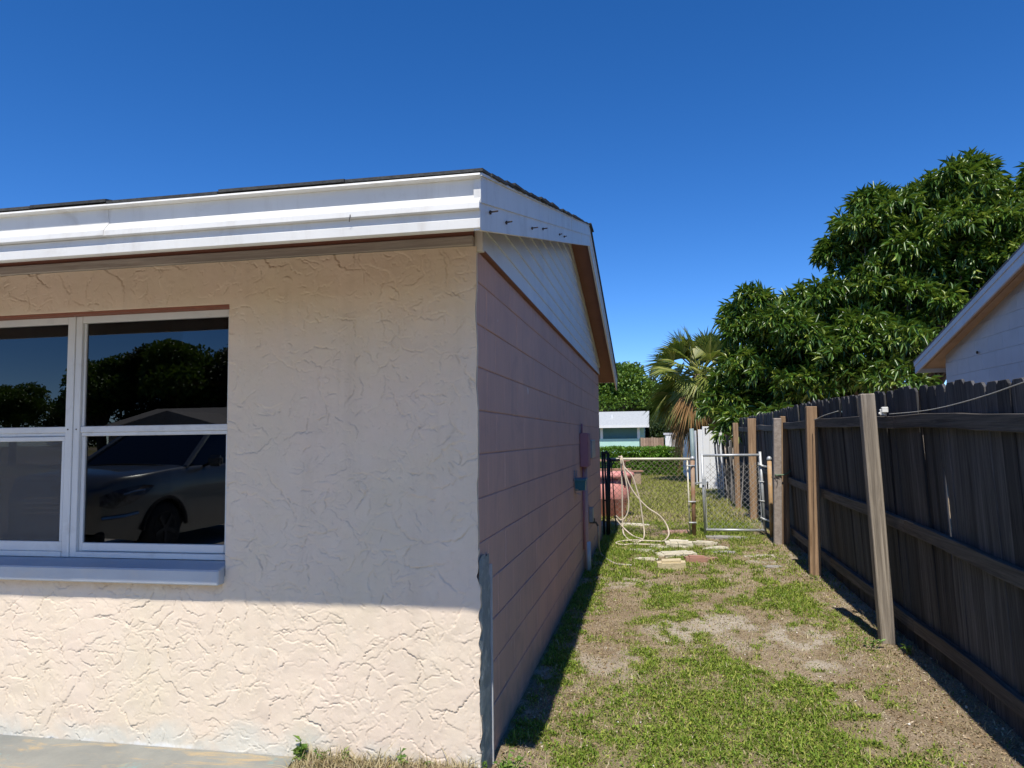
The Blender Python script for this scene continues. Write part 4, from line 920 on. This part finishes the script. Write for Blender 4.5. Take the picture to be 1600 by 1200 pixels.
MB().box(-9.4, 3.38, -.50, -.452, 2.13, 2.30).build('fascia', FARW, mh); MB().tube([(.9, 1.9, 2.6), (.9, 1.9, 3.05)], .10, 8).build('vent', FARW, mh)
WB = wood('tan_far_board', (.30, .20, .14), (.40, .29, .21), (.22, .15, .11), 'Z', .9, .2, 10); GB = wood('grey_far_board', (.25, .23, .21), (.33, .31, .28), (.18, .17, .16), 'Z', .9, .2, 10)
def far_fence(name, x0, x1, y, h, mat, label, w=.14):
    e = empty(name, (x0, y, 0), label, 'fence'); k = int((x1-x0)/w)
    me_ = MB().box(0, w-.012, 0, .025, 0, h).mesh('board'); 
    for i in range(k): link('board', me_, mat, e, (i*w, 0, random.uniform(-.02, .02)))
    MB().box(0, k*w-.01, .026, .06, h-.4, h-.3).build('rail', mat, e); MB().box(0, k*w-.01, .026, .06, .25, .35).build('rail', mat, e); return e
far_fence('plank_fence', -.05, 1.30, 38, 1.48, WB, 'short tan plank fence right of the mint green house')
far_fence('plank_fence', 1.62, 2.25, 38, 1.46, GB, 'short grey plank fence between the white post and the white vinyl panels')
MB_ = MB().box(1.32, 1.60, 37.95, 38.05, 0, 1.56); tag(MB_.build('white_post', FARW, bevel=.01), 'wide white post between the tan and the grey plank fences', 'post')
shed = empty('garden_shed', (.80, 55, 0), 'small white garden shed with barn-shaped roof beyond the plank fence', 'shed')
gp_ = [(-.74, 0), (.74, 0), (.74, 1.50), (.50, 1.98), (0, 2.22), (-.50, 1.98), (-.74, 1.50)]
MB().prism(gp_, 'y', 0, 2.2).build('wall', FARW, shed)
ro = [(.80, 1.44), (.84, 1.47), (.56, 2.03), (0, 2.30), (-.56, 2.03), (-.84, 1.47), (-.80, 1.44), (-.53, 1.99), (0, 2.235), (.53, 1.99)]
MB().prism(ro, 'y', -.12, 2.3).build('roof', GSH, shed)
for xx in (-.33, .02): MB().box(xx, xx+.31, -.03, -.001, .1, 1.75).build('door', FARW, shed, bevel=.01)
cpn = empty('metal_carport', (2.2, 33, 0), 'pale sloping metal roof seen above the white fence below the palm', 'carport')
MB().prism([(0, 2.36), (2.2, 2.44), (2.2, 2.18), (.10, 1.90)], 'y', 0, .06).build('roof_edge', FARW, cpn); MB().prism([(0, 2.36), (2.2, 2.44), (2.2, 2.40), (0, 2.32)], 'y', .061, 5).build('roof', FARW, cpn)
for xx in (.15, 2.0):
    for yy in (.2, 4.6): MB().box(xx, xx+.08, yy, yy+.08, 0, 2.3).build('post', FARW, cpn)
ls = empty('low_shed', (1.35, 43, 0), 'low pale flat-roofed shed left of the carport', 'shed'); MB().box(0, 1.2, 0, 2, 0, 1.62).build('wall', FARW, ls); MB().box(-.1, 1.3, -.1, 2.1, 1.63, 1.75).build('roof', paint('pale_roof', (.6, .6, .62)), ls)
vf = empty('vinyl_fence', (2.1, 17.3, .1), 'white vinyl fence with a wide end post behind the gate', 'fence')
VIN = paint('white_vinyl', (.80, .81, .81), (.77, .78, .78), 2, .4, .05)
MB().box(-.06, .12, 0, .13, 0, 1.70).build('end_post', VIN, vf, bevel=.008); MB().box(.0, .035, -.006, -.001, 1.50, 1.66).build('hinge', BLACK, vf); MB().box(.01, .05, -.006, -.001, .02, .22).build('hinge', BLACK, vf)
MB().box(.125, .46, .05, .085, 0, 1.58).build('panel', VIN, vf, bevel=.004)
MB().box(-.18, -.062, .03, .06, .05, 1.62).build('panel', VIN, vf, bevel=.004)
for i in range(22): 
    t_ = i/22; MB().box(-.19-.26*t_, -.16-.26*t_, 1.2+9*t_, 1.2+9*t_+.36, .05, 1.60).build('panel', VIN, vf, bevel=.004)
MB().tube([(-.28, .9, 0), (-.30, .9, 1.66)], .06, 10).build('pipe_post', paint('grey_green_pipe', (.22, .29, .29), None, 8, .5), vf, smooth=True)

# ------------------------------------------------------------------ neighbour's house on the right
nb = empty('neighbour_house', (5.0, 4.5, 0), 'white painted block house with sloping grey eave above the wooden fence at right', 'house')
NW = paint('pale_grey_white_paint', (.50, .51, .53), (.45, .46, .48), 2.5, .8, .25, 60, (.42, .40, .38), 7, .35, rnd=.03)
nY1 = 8.45; nYR = 4.72; nZ = 3.745
def nroof(y): return nZ-.256*abs(y-nYR)
w0 = MB().prism([(1.0, 0), (nY1, 0), (nY1, nroof(nY1)-.09), (nYR, nZ-.09), (1.0, nroof(1.0)-.09)], 'x', 5.006, 5.2).build('wall', NW)
w0.parent = nb; w0.matrix_parent_inverse = Matrix.Translation((-5, -4.5, 0))
def nbp(o): o.parent = nb; o.matrix_parent_inverse = Matrix.Translation((-5, -4.5, 0)); return o
for r in range(9):
    zt = 3.38-.2032*r; zj = zt-.2032; lim = min(nY1, nYR+(nZ-.13-zt)/.256)
    y = 5.2-(.203 if r % 2 else 0)
    while y < lim-.05:
        e_ = min(y+.4064, lim); o = link('concrete_block', block_mesh(e_-y-.0008, .2032-.004, NW), NW, w0, (5.0, e_, zj+.003), (0, 0, PI)); y += .4064
def nslab(ya, yb, t0, t1, x0, x1): return MB().prism([(ya, nroof(ya)-t0), (yb, nroof(yb)-t0), (yb, nroof(yb)-t1), (ya, nroof(ya)-t1)], 'x', x0, x1)
NF = paint('grey_white_fascia', (.52, .55, .60), (.47, .50, .55), 3, .6, .2, 40); NS = paint('tan_soffit', (.42, .29, .20), (.36, .25, .17), 5, .8, .3, 40, (.2, .14, .1), 3, .5)
for a_, e_ in ((nYR, 9.02), (.4, nYR-.001)):
    nbp(nslab(a_, e_, .0, .065, 4.755, 4.785).build('rake_fascia', NF)); nbp(nslab(a_, e_, .066, .175, 4.768, 4.79).build('rake_fascia', NF))
    nbp(nslab(a_, e_-.02, .090, .112, 4.7905, 5.35).build('soffit', NS)); nbp(nslab(a_, e_+.01, -.02, -.001, 4.75, 14).build('roof', paint('neighbour_shingle', (.14, .13, .13), (.2, .19, .18), 30, .95, .5, 80)))
    nbp(nslab(a_+.02, e_-.02, .02, .045, 4.80, 14).build('roof_deck', MATS['old_deck_wood']))
nbp(MB().box(5.2, 14, nY1-.2, nY1, 0, 2.55).build('rear_wall', NW)); nbp(MB().box(4.79, 14, 8.99, 9.02, 2.48, 2.62).build('rear_fascia', NF)); nbp(MB().box(5.2, 14, 1.0, 1.2, 0, 2.6).build('front_wall', NW))
nbp(MB().tube([(4.985, 7.30, 2.60), (4.97, 7.30, 2.60)], .02, 8).build('vent', NAIL))
nbp(MB().bar((4.88, 8.9, nroof(8.9)-.118), (4.90, 4.8, nroof(4.8)-.118), .012, .012).build('soffit_batten', NS))

# ------------------------------------------------------------------ lawn, weeds, litter
def blades(name, X, Y, Z, h, w, mat, lean=.5, kind='stuff', label=None, cat=None):
    n_ = len(X); h = h*np.exp(RNG.normal(0, .38, n_)); az = RNG.uniform(0, 2*PI, n_); ln = np.abs(RNG.normal(0, lean, n_)); 
    dx = np.cos(az)*np.sin(ln); dy = np.sin(az)*np.sin(ln); dz = np.cos(ln)
    sx_, sy_ = -np.sin(az), np.cos(az); P = np.stack([X, Y, Z], 1); Sd = np.stack([sx_, sy_, np.zeros(n_)], 1)*w[:, None]/2
    D = np.stack([dx, dy, dz], 1)*h[:, None]; bend = np.stack([np.cos(az), np.sin(az), -.3*np.ones(n_)], 1)*(h*.35)[:, None]
    m0 = P+D*.55
    V = np.stack([P-Sd, P+Sd, m0+Sd*.8, m0-Sd*.8, P+D+bend], 1).reshape(-1, 3); i = np.arange(n_)*5
    F = np.concatenate([np.stack([i, i+1, i+2], 1), np.stack([i, i+2, i+3], 1), np.stack([i+3, i+2, i+4], 1)])
    o = link(name, npmesh(name, V, F), mat); tag(o, label, cat, kind=kind); return o
GRASS = leafmat('lawn_blade', (.10, .17, .020), (.29, .37, .055), (.52, .49, .15), .32, .6, .15)
DRY = leafmat('dry_blade', (.26, .20, .10), (.44, .37, .21), (.60, .53, .36), .15, .8, .1)
def in_yard(x, y):
    ok = (x > .02) & (x < 2.58) & (y > -1.2) | (x > -.80) & (x <= .02) & (y < -.05) | (x > -6) & (x <= 2.6) & (y > 7.6) | (x > 2.6) & (y > 15) & (x < 4)
    return ok
def scatter(n_, x0, x1, y0, y1, gain, floor):
    x = RNG.uniform(x0, x1, n_); y = RNG.uniform(y0, y1, n_); c = cover(x, y); k = (RNG.random(n_) < np.clip(c*gain+floor, 0, 1)) & in_yard(x, y); return x[k], y[k], c[k]
def gz(x, y): return G(x, y)+(fbm(x*9, y*9, 3, 6)-.5)*.022*((x > -1.2) & (x < 3.2) & (y > -.8) & (y < 9))-.003
x, y, c = scatter(390000, -.9, 2.55, -1.2, 4.2, .90, .06)
blades('grass', x, y, gz(x, y), RNG.uniform(.010, .027, len(x))*(.5+.7*c), RNG.uniform(.0035, .0085, len(x)), GRASS, .95, 'stuff', 'short patchy green grass over sand beside the house', 'grass')
x, y, c = scatter(120000, .02, 2.55, 4.2, 9.5, .8, .05)
blades('grass', x, y, gz(x, y), RNG.uniform(.015, .045, len(x))*(.6+.5*c), RNG.uniform(.006, .011, len(x)), GRASS, .9, 'stuff', 'patchy green grass around the stones at the gate', 'grass')
x, y, c = scatter(190000, .02, 2.58, -1.2, 9.0, .30, .42)
blades('dry_grass', x, y, gz(x, y), RNG.uniform(.008, .026, len(x)), RNG.uniform(.003, .006, len(x)), DRY, 1.1, 'stuff', 'dry straw-coloured thatch among the grass', 'dry grass')
x, y, c = scatter(170000, -5, 3.4, 9.4, 25, .55, .35)
blades('grass', x, y, gz(x, y), RNG.uniform(.03, .07, len(x)), RNG.uniform(.010, .02, len(x)), leafmat('back_lawn_blade', (.19, .21, .045), (.33, .34, .085), (.48, .43, .17), .3, .6, .15), .8, 'stuff', 'sunlit yellowish green lawn of the back yard', 'grass')
x, y, c = scatter(90000, -.5, 2.5, -1.2, 6.5, 1.0, -.25)
o = leaves('ground_weeds', np.stack([x, y, gz(x, y)+RNG.uniform(.004, .024, len(x))], 1), rand_dirs(len(x))*np.array([1, 1, .45])+np.array([0, 0, .15]), RNG.uniform(.010, .024, len(x)), RNG.uniform(.008, .016, len(x)), leafmat('ground_weed_leaf', (.10, .19, .02), (.26, .37, .045), (.48, .50, .10), .3, .5, .25), None, .1, .3)
tag(o, 'low broad-leaved weeds matted into the grass', 'weeds', kind='stuff')
# small litter: leaf scraps and shell bits
def chips(name, n_, x0, x1, y0, y1, s0, s1, mat, label, cat, fn=None):
    x = RNG.uniform(x0, x1, n_); y = RNG.uniform(y0, y1, n_); k = in_yard(x, y)
    if fn is not None: k &= RNG.random(n_) < fn(x, y)
    x, y = x[k], y[k]; P = np.stack([x, y, gz(x, y)+.005], 1); d_ = rand_dirs(len(x)); d_[:, 2] *= .3
    s = RNG.uniform(s0, s1, len(x)); o = leaves(name, P, d_, s, s*.7, mat, None, .2, .1); return tag(o, label, cat, kind='stuff')
chips('leaf_litter', 46000, -.9, 2.55, -1.2, 8.5, .008, .022, leafmat('dead_leaf_scrap', (.20, .12, .06), (.42, .32, .20), (.62, .54, .42), .1, .8, .1), 'scraps of dead leaves strewn over the sandy ground', 'leaf litter', lambda x, y: .30+.70*((x > 1.95) | (x < .45)))
chips('shell_bits', 420, -.2, 2.5, -1.2, 8.5, .008, .022, paint('white_shell', (.75, .73, .68), None, 20, .7, 0), 'scattered white shell and stone bits on the ground', 'shell bits')
WEED = leafmat('weed_leaf', (.08, .17, .025), (.17, .30, .05), (.30, .36, .08), .3, .5)
def weed(loc, n_, h, ll, lw, label, spread=.06, up_=.8):
    e = empty('weed', loc, label, 'weed', 'weeds at the foot of the wall'); rr = random.Random(int(loc[0]*997))
    mb = MB(); P = []; D = []
    for s in range(max(2, n_//7)):
        a = rr.uniform(0, 2*PI); t = Vector((math.cos(a)*spread*rr.random(), math.sin(a)*spread*rr.random(), h*rr.uniform(.5, 1)))
        mb.tube([(t.x*.3, t.y*.3, -.02), (t.x*.7, t.y*.7, t.z*.5), tuple(t)], [.003, .0025, .0015], 5)
        for q in range(7):
            f = rr.uniform(.25, 1); aa = rr.uniform(0, 2*PI); P.append((t.x*f, t.y*f, t.z*f)); D.append((math.cos(aa), math.sin(aa), rr.uniform(-.1, up_)))
    mb.build('stem', WEED, e); leaves('leaf_mass', np.array(P), np.array(D), np.array([rr.uniform(.6, 1.1)*ll for _ in P]), np.array([rr.uniform(.6, 1.1)*lw for _ in P]), WEED, e, .1, .3); return e
weed((-.83, -.075, .085), 26, .13, .055, .042, 'broad-leaved green weed at the end of the painted slab', .05)
weed((-.72, -.07, .08), 14, .08, .03, .015, 'low wispy weed right of the broad-leaved weed', .05)
weed((-.62, -.05, .08), 10, .10, .04, .010, 'thin upright weed against the stucco', .02)
weed((-.335, -.06, .08), 14, .10, .035, .020, 'small leafy weed in the middle of the soil strip', .03)
weed((-.22, -.07, .08), 12, .06, .03, .012, 'tiny weed left of the house corner', .05)
weed((.09, .10, .03), 70, .08, .035, .022, 'bushy bright weed at the house corner', .12)
weed((.03, .02, .04), 26, .10, .03, .014, 'low weed touching the grey cement corner', .06)
weed((2.22, 2.32, .06), 30, .09, .04, .018, 'weed at the foot of the pale leaning post', .10)
weed((2.45, 2.20, .06), 22, .08, .04, .016, 'weed just right of the pale leaning post', .08)
weed((2.32, 4.66, .10), 18, .07, .035, .016, 'small weed at the foot of the brown post', .06)
# loose dark soil heap along the foot of the stucco
Xs, Ys = np.meshgrid(np.linspace(-.87, .01, 120), np.linspace(-.26, -.012, 34), indexing='ij')
Zs = .060+.042*np.clip(1-np.abs((Ys+.10)/.17)**2, 0, 1)*np.clip((Xs+.87)*14, 0, 1)*(.4+1.1*fbm(Xs*6, Ys*6, 3, 2))+(fbm(Xs*30, Ys*30, 3, 1)-.5)*.028
I = np.arange(Xs.size).reshape(Xs.shape)
sm = npmesh('soil_strip', np.stack([Xs.ravel(), Ys.ravel(), Zs.ravel()], 1), np.stack([I[:-1, :-1].ravel(), I[1:, :-1].ravel(), I[1:, 1:].ravel(), I[:-1, 1:].ravel()], 1), True)
tag(link('soil_strip', sm, paint('dark_loose_soil', (.20, .145, .095), (.12, .088, .06), 35, .95, 1.0, 90, (.34, .27, .19), 25, .6)), kind='structure')
x = RNG.uniform(-.84, .0, 2600); y = RNG.uniform(-.22, -.02, 2600)
blades('dry_grass', x, y, .085+.02*RNG.random(2600), RNG.uniform(.015, .06, 2600), RNG.uniform(.003, .005, 2600), DRY, 1.0, 'stuff', 'dry grass stubble on the soil strip under the stucco', 'dry grass')

# ------------------------------------------------------------------ grey car in the driveway (seen mirrored in the window)
car = empty('parked_car', (-6.43, -6.42, .086), 'grey metallic SUV parked on the driveway, mirrored in the window', 'car')
m, n, b_, o_ = new_mat('grey_car_paint'); b_.inputs['Base Color'].default_value = (.16, .165, .16, 1); b_.inputs['Metallic'].default_value = .6; b_.inputs['Roughness'].default_value = .32
b_.inputs['Coat Weight'].default_value = .8; b_.inputs['Coat Roughness'].default_value = .04; n.links.new(mixc(n, noise(n, 300, 2, .5, geopos(n)), (.17, .178, .173), (.21, .22, .215)), b_.inputs['Base Color']); CARP = m
m, n, b_, o_ = new_mat('car_glass'); b_.inputs['Base Color'].default_value = (.01, .012, .014, 1); b_.inputs['Roughness'].default_value = .03; n.links.new(mixc(n, noise(n, 3, 2, .5, geopos(n)), (.01, .012, .014), (.014, .015, .017)), b_.inputs['Base Color']); CGL = m
RUB = paint('black_rubber', (.018, .018, .018), (.025, .025, .025), 20, .85, .3, 60); CHR = paint('chrome_trim', (.6, .6, .6), None, 10, .18, 0, metallic=.9); LAMP = paint('lamp_glass', (.16, .17, .18), (.03, .03, .035), 16, .08, 0, spec=.9)
# car axis: local +y is the nose; stations from nose to tail
def hw(y):                                                      # half width at the waist
    t = abs(y); return .93*(1-max(0, (y-1.35)/.75)**2.2*.34 if y > 1.35 else 1) if y > 0 else .93*(1-max(0, (-y-1.6)/.75)**2*.2 if y < -1.6 else 1)
def topz(y):                                                    # shoulder line height (hood or waist)
    if y > .72: return 1.13-.11*((y-.72)/1.35)**1.3-.14*max(0, (y-1.80)/.30)**2
    return 1.13+.02*min(1, (.72-y)/1.5)
AX = (1.22, -1.42); AR = .385
def sill(y):
    z = .24+.10*max(0, (y-1.6)/.5)+.08*max(0, (-y-1.7)/.5)
    for a in AX:
        if abs(y-a) < AR: z = max(z, .35+math.sqrt(AR*AR-(y-a)**2))
    return z
ys = np.unique(np.concatenate([np.linspace(-2.3, 2.1, 74)]+[np.linspace(a-AR-.01, a+AR+.01, 27) for a in AX])); rows = []
for y_ in ys:
    w_ = hw(y_); t_ = topz(y_); s_ = sill(y_); half = []
    for f in (0, .12, .3, .5, .68, .82, .92, 1): 
        z = s_+(t_-s_)*f; nrm = (z-.24)/(t_-.24)
        bul = 1-.10*max(0, .25-nrm)/.25-.055*max(0, (nrm-.72)/.28)**2+.012*math.exp(-((nrm-.62)/.05)**2)
        half.append((w_*bul, z))
    hoodw = w_*.945
    for f in (.93, .8, .55, .28, 0): half.append((hoodw*f, t_+.045*(1-f*f)+(.012*math.exp(-((f-.75)/.08)**2))))
    rows.append([(x_, y_, z_) for x_, z_ in half]+[(-x_, y_, z_) for x_, z_ in half[-2::-1]])
k_ = len(rows[0]); v = [p for r in rows for p in r]; f = [(i*k_+j, i*k_+j+1, (i+1)*k_+j+1, (i+1)*k_+j) for i in range(len(rows)-1) for j in range(k_-1)]
f += [tuple(range(k_)), tuple((len(rows)-1)*k_+j for j in reversed(range(k_)))]
MB().add(v, f).build('body', CARP, car, smooth=True)
def cab(y, z): return (.87-.19*((z-1.10)/.55))
prof = [(.76, 1.12), (-.02, 1.60), (-.6, 1.66), (-1.5, 1.64), (-2.0, 1.56), (-2.28, 1.12)]
def cabin(nm, pr, inset, mat):
    vv = []; 
    for y_, z_ in pr: w_ = cab(y_, z_)-inset; vv += [(-w_, y_, z_), (w_, y_, z_)]
    n_ = len(pr); ff = [(2*i, 2*i+1, 2*i+3, 2*i+2) for i in range(n_-1)]; ff += [tuple(2*i for i in range(n_))[::-1], tuple(2*i+1 for i in range(n_))]
    return MB().add(vv, ff).build(nm, mat, car)
cabin('glasshouse', prof, .012, CGL)
for sgn in (-1, 1):
    for a_, b_2 in ((prof[0], prof[1]), (prof[1], prof[2]), (prof[2], prof[3]), (prof[3], prof[4]), (prof[4], prof[5])):
        MB().bar((sgn*cab(*a_), a_[0], a_[1]+.005), (sgn*cab(*b_2), b_2[0], b_2[1]+.005), .075, .05).build('pillar', CARP, car, bevel=.015)
    for yb_ in (-.50, -1.5): MB().bar((sgn*.862, yb_, 1.08), (sgn*.672, yb_-.03, 1.63), .06, .02, (0, 1, 0)).build('pillar', CARP, car)
    # mirror, headlamp, fog trim, wheels
    mbm = MB(); mbm.box(sgn*1.06-.11, sgn*1.06+.11, .30, .40, 1.12, 1.28); mbm.build('door_mirror', CARP, car, bevel=.035, seg=3); MB().bar((sgn*.86, .36, 1.12), (sgn*.97, .35, 1.16), .05, .03).build('mirror_arm', RUB, car)
    def on_side(y_, z_, off): 
        t_ = topz(y_); nrm = (z_-.24)/(t_-.24); return sgn*(hw(y_)*(1-.055*max(0, (nrm-.72)/.28)**2)+off)
    ring = [(1.46, .925), (1.62, .945), (1.80, .925), (1.96, .88), (2.07, .82), (2.075, .71), (1.96, .665), (1.78, .72), (1.60, .82)]
    vv = [(on_side(y_, z_, .012), y_+.006, z_) for y_, z_ in ring]+[(on_side(1.82, .80, .03), 1.84, .82)]; MB().add(vv, [(i, (i+1) % 9, 9) for i in range(9)]).build('headlamp', LAMP, car)
    MB().tube([(on_side(1.62, .87, .03), 1.64, .885), (on_side(1.75, .85, .035), 1.78, .87), (on_side(1.86, .82, .035), 1.90, .84)], .014, 6).build('lamp_trim', CHR, car)
    MB().tube([(on_side(1.70, .60, .012), 1.70, .60), (on_side(1.85, .575, .016), 1.86, .575), (on_side(2.05, .55, .012), 2.07, .56)], .022, 6).build('bumper_trim', CHR, car)
    for a in AX:
        pts = [(sgn*(hw(a+math.cos(q)*AR)*.985+.012), a+math.cos(q)*(AR+.025), .35+math.sin(q)*(AR+.025)) for q in np.linspace(.05, PI-.05, 18)]; MB().tube(pts, .028, 6).build('arch_moulding', RUB, car, smooth=True)
        whl = MB(); o0 = sgn*.80
        whl.lathe([(.20, -.11), (.30, -.115), (.345, -.09), (.355, 0), (.345, .09), (.30, .115), (.20, .11)], 0, 0, 28)
        tyre = whl.build('wheel', RUB, car, smooth=True); tyre.location = (o0, a, .355); tyre.rotation_euler = (0, PI/2, 0)
        rim = MB().lathe([(.21, -.10*sgn*-1), (.215, .116), (.19, .10), (.06, .09), (.05, .11), (.0, .112)], 0, 0, 28, False)
        for q in range(5): rim.bar((0, 0, .112), (.2*math.cos(q*1.2566), .2*math.sin(q*1.2566), .116), .05, .02)
        rim.build('rim', paint('dark_alloy_rim', (.05, .05, .052), None, 10, .4, 0, metallic=.5), tyre, smooth=False)
        if sgn < 0: tyre.rotation_euler = (0, -PI/2, 0)
MB().tube([(.86, .78, 1.115), (.45, .86, 1.16), (0, .88, 1.175), (-.45, .86, 1.16), (-.86, .78, 1.115)], .012, 5).build('wiper_cowl', RUB, car)
for i in range(4): MB().box(-.42, .42, 2.085+.006*i, 2.11, .62+.06*i, .645+.06*i).build('grille_bar', CHR, car)
MB().box(-.26, .26, 2.10, 2.115, .43, .55).build('number_plate', paint('blank_plate', (.6, .6, .58)), car)
MB().box(-.7, .7, 2.02, 2.10, .26, .40).build('lower_intake', RUB, car, bevel=.02)

# ------------------------------------------------------------------ across the street (seen mirrored in the window)
ac = empty('street_house', (-19, -27.5, 0), 'low house with grey shingle roof across the street, mirrored in the window', 'house')
TAN = paint('tan_far_wall', (.45, .40, .34), None, 3, .8, .2)
MB().box(-6, 9, -8, 0, 0, 2.25).build('wall', TAN, ac)
MB().prism([(-8.6, 2.14), (.5, 2.14), (.5, 2.24), (-4, 3.35), (-8.6, 2.24)], 'x', -6.4, 9.4).build('roof', paint('grey_brown_shingle', (.22, .20, .18), (.28, .26, .24), 8, .95, .5, 30), ac)
MB().prism([(-4.6, 2.12), (1.2, 2.12), (1.2, 2.22), (-1.7, 2.98), (-4.6, 2.22)], 'y', -4, 1.6).build('porch_roof', MATS['grey_brown_shingle'], ac)
MB().prism([(-4.2, 0), (.8, 0), (.8, 2.1), (-1.7, 2.75), (-4.2, 2.1)], 'y', .001, 1.0).build('gable_wall', TAN, ac)
for xx in (-3.4, 3.2, 6.0): 
    w_ = MB().box(xx, xx+1.3, .0 if xx > 0 else 1.001, .05 if xx > 0 else 1.05, .95, 1.95).build('window', FARW, ac); MB().box(xx+.08, xx+1.22, .051 if xx > 0 else 1.051, .06 if xx > 0 else 1.06, 1.03, 1.87).build('pane', CGL, w_)
MB().tube([(5.3, -2.6, 2.8), (5.3, -2.6, 3.25)], .06, 8).build('vent', GREY, ac); MB().box(8.0, 8.5, -3, -2.6, 2.9, 3.15).build('roof_vent', RUB, ac, bevel=.03)
for i, (x_, y_, s_, k_, lb) in enumerate([(-25.5, -40, 1.32, 'dense', 'large dense'), (-29.0, -39, 1.22, 'broad', 'rounded'), (-32.5, -41, 1.28, 'dense', 'tall dark'), (-35.8, -40, 1.12, 'broad', 'spreading'), (-21.0, -40, 1.4, 'broad', 'big leafy'), (-15.0, -41, 1.3, 'dense', 'dense corner'), (-40.5, -43, .85, 'dense', 'low'), (-45, -42, .9, 'broad', 'short'), (-27.5, -44, 1.3, 'dense', 'hindmost'), (-8, -42, 1.3, 'broad', 'wide')]):
    tree('street_tree', k_, (x_, y_, 0), i*1.3, s_, lb+' tree standing behind the house across the street', 'trees across the street')
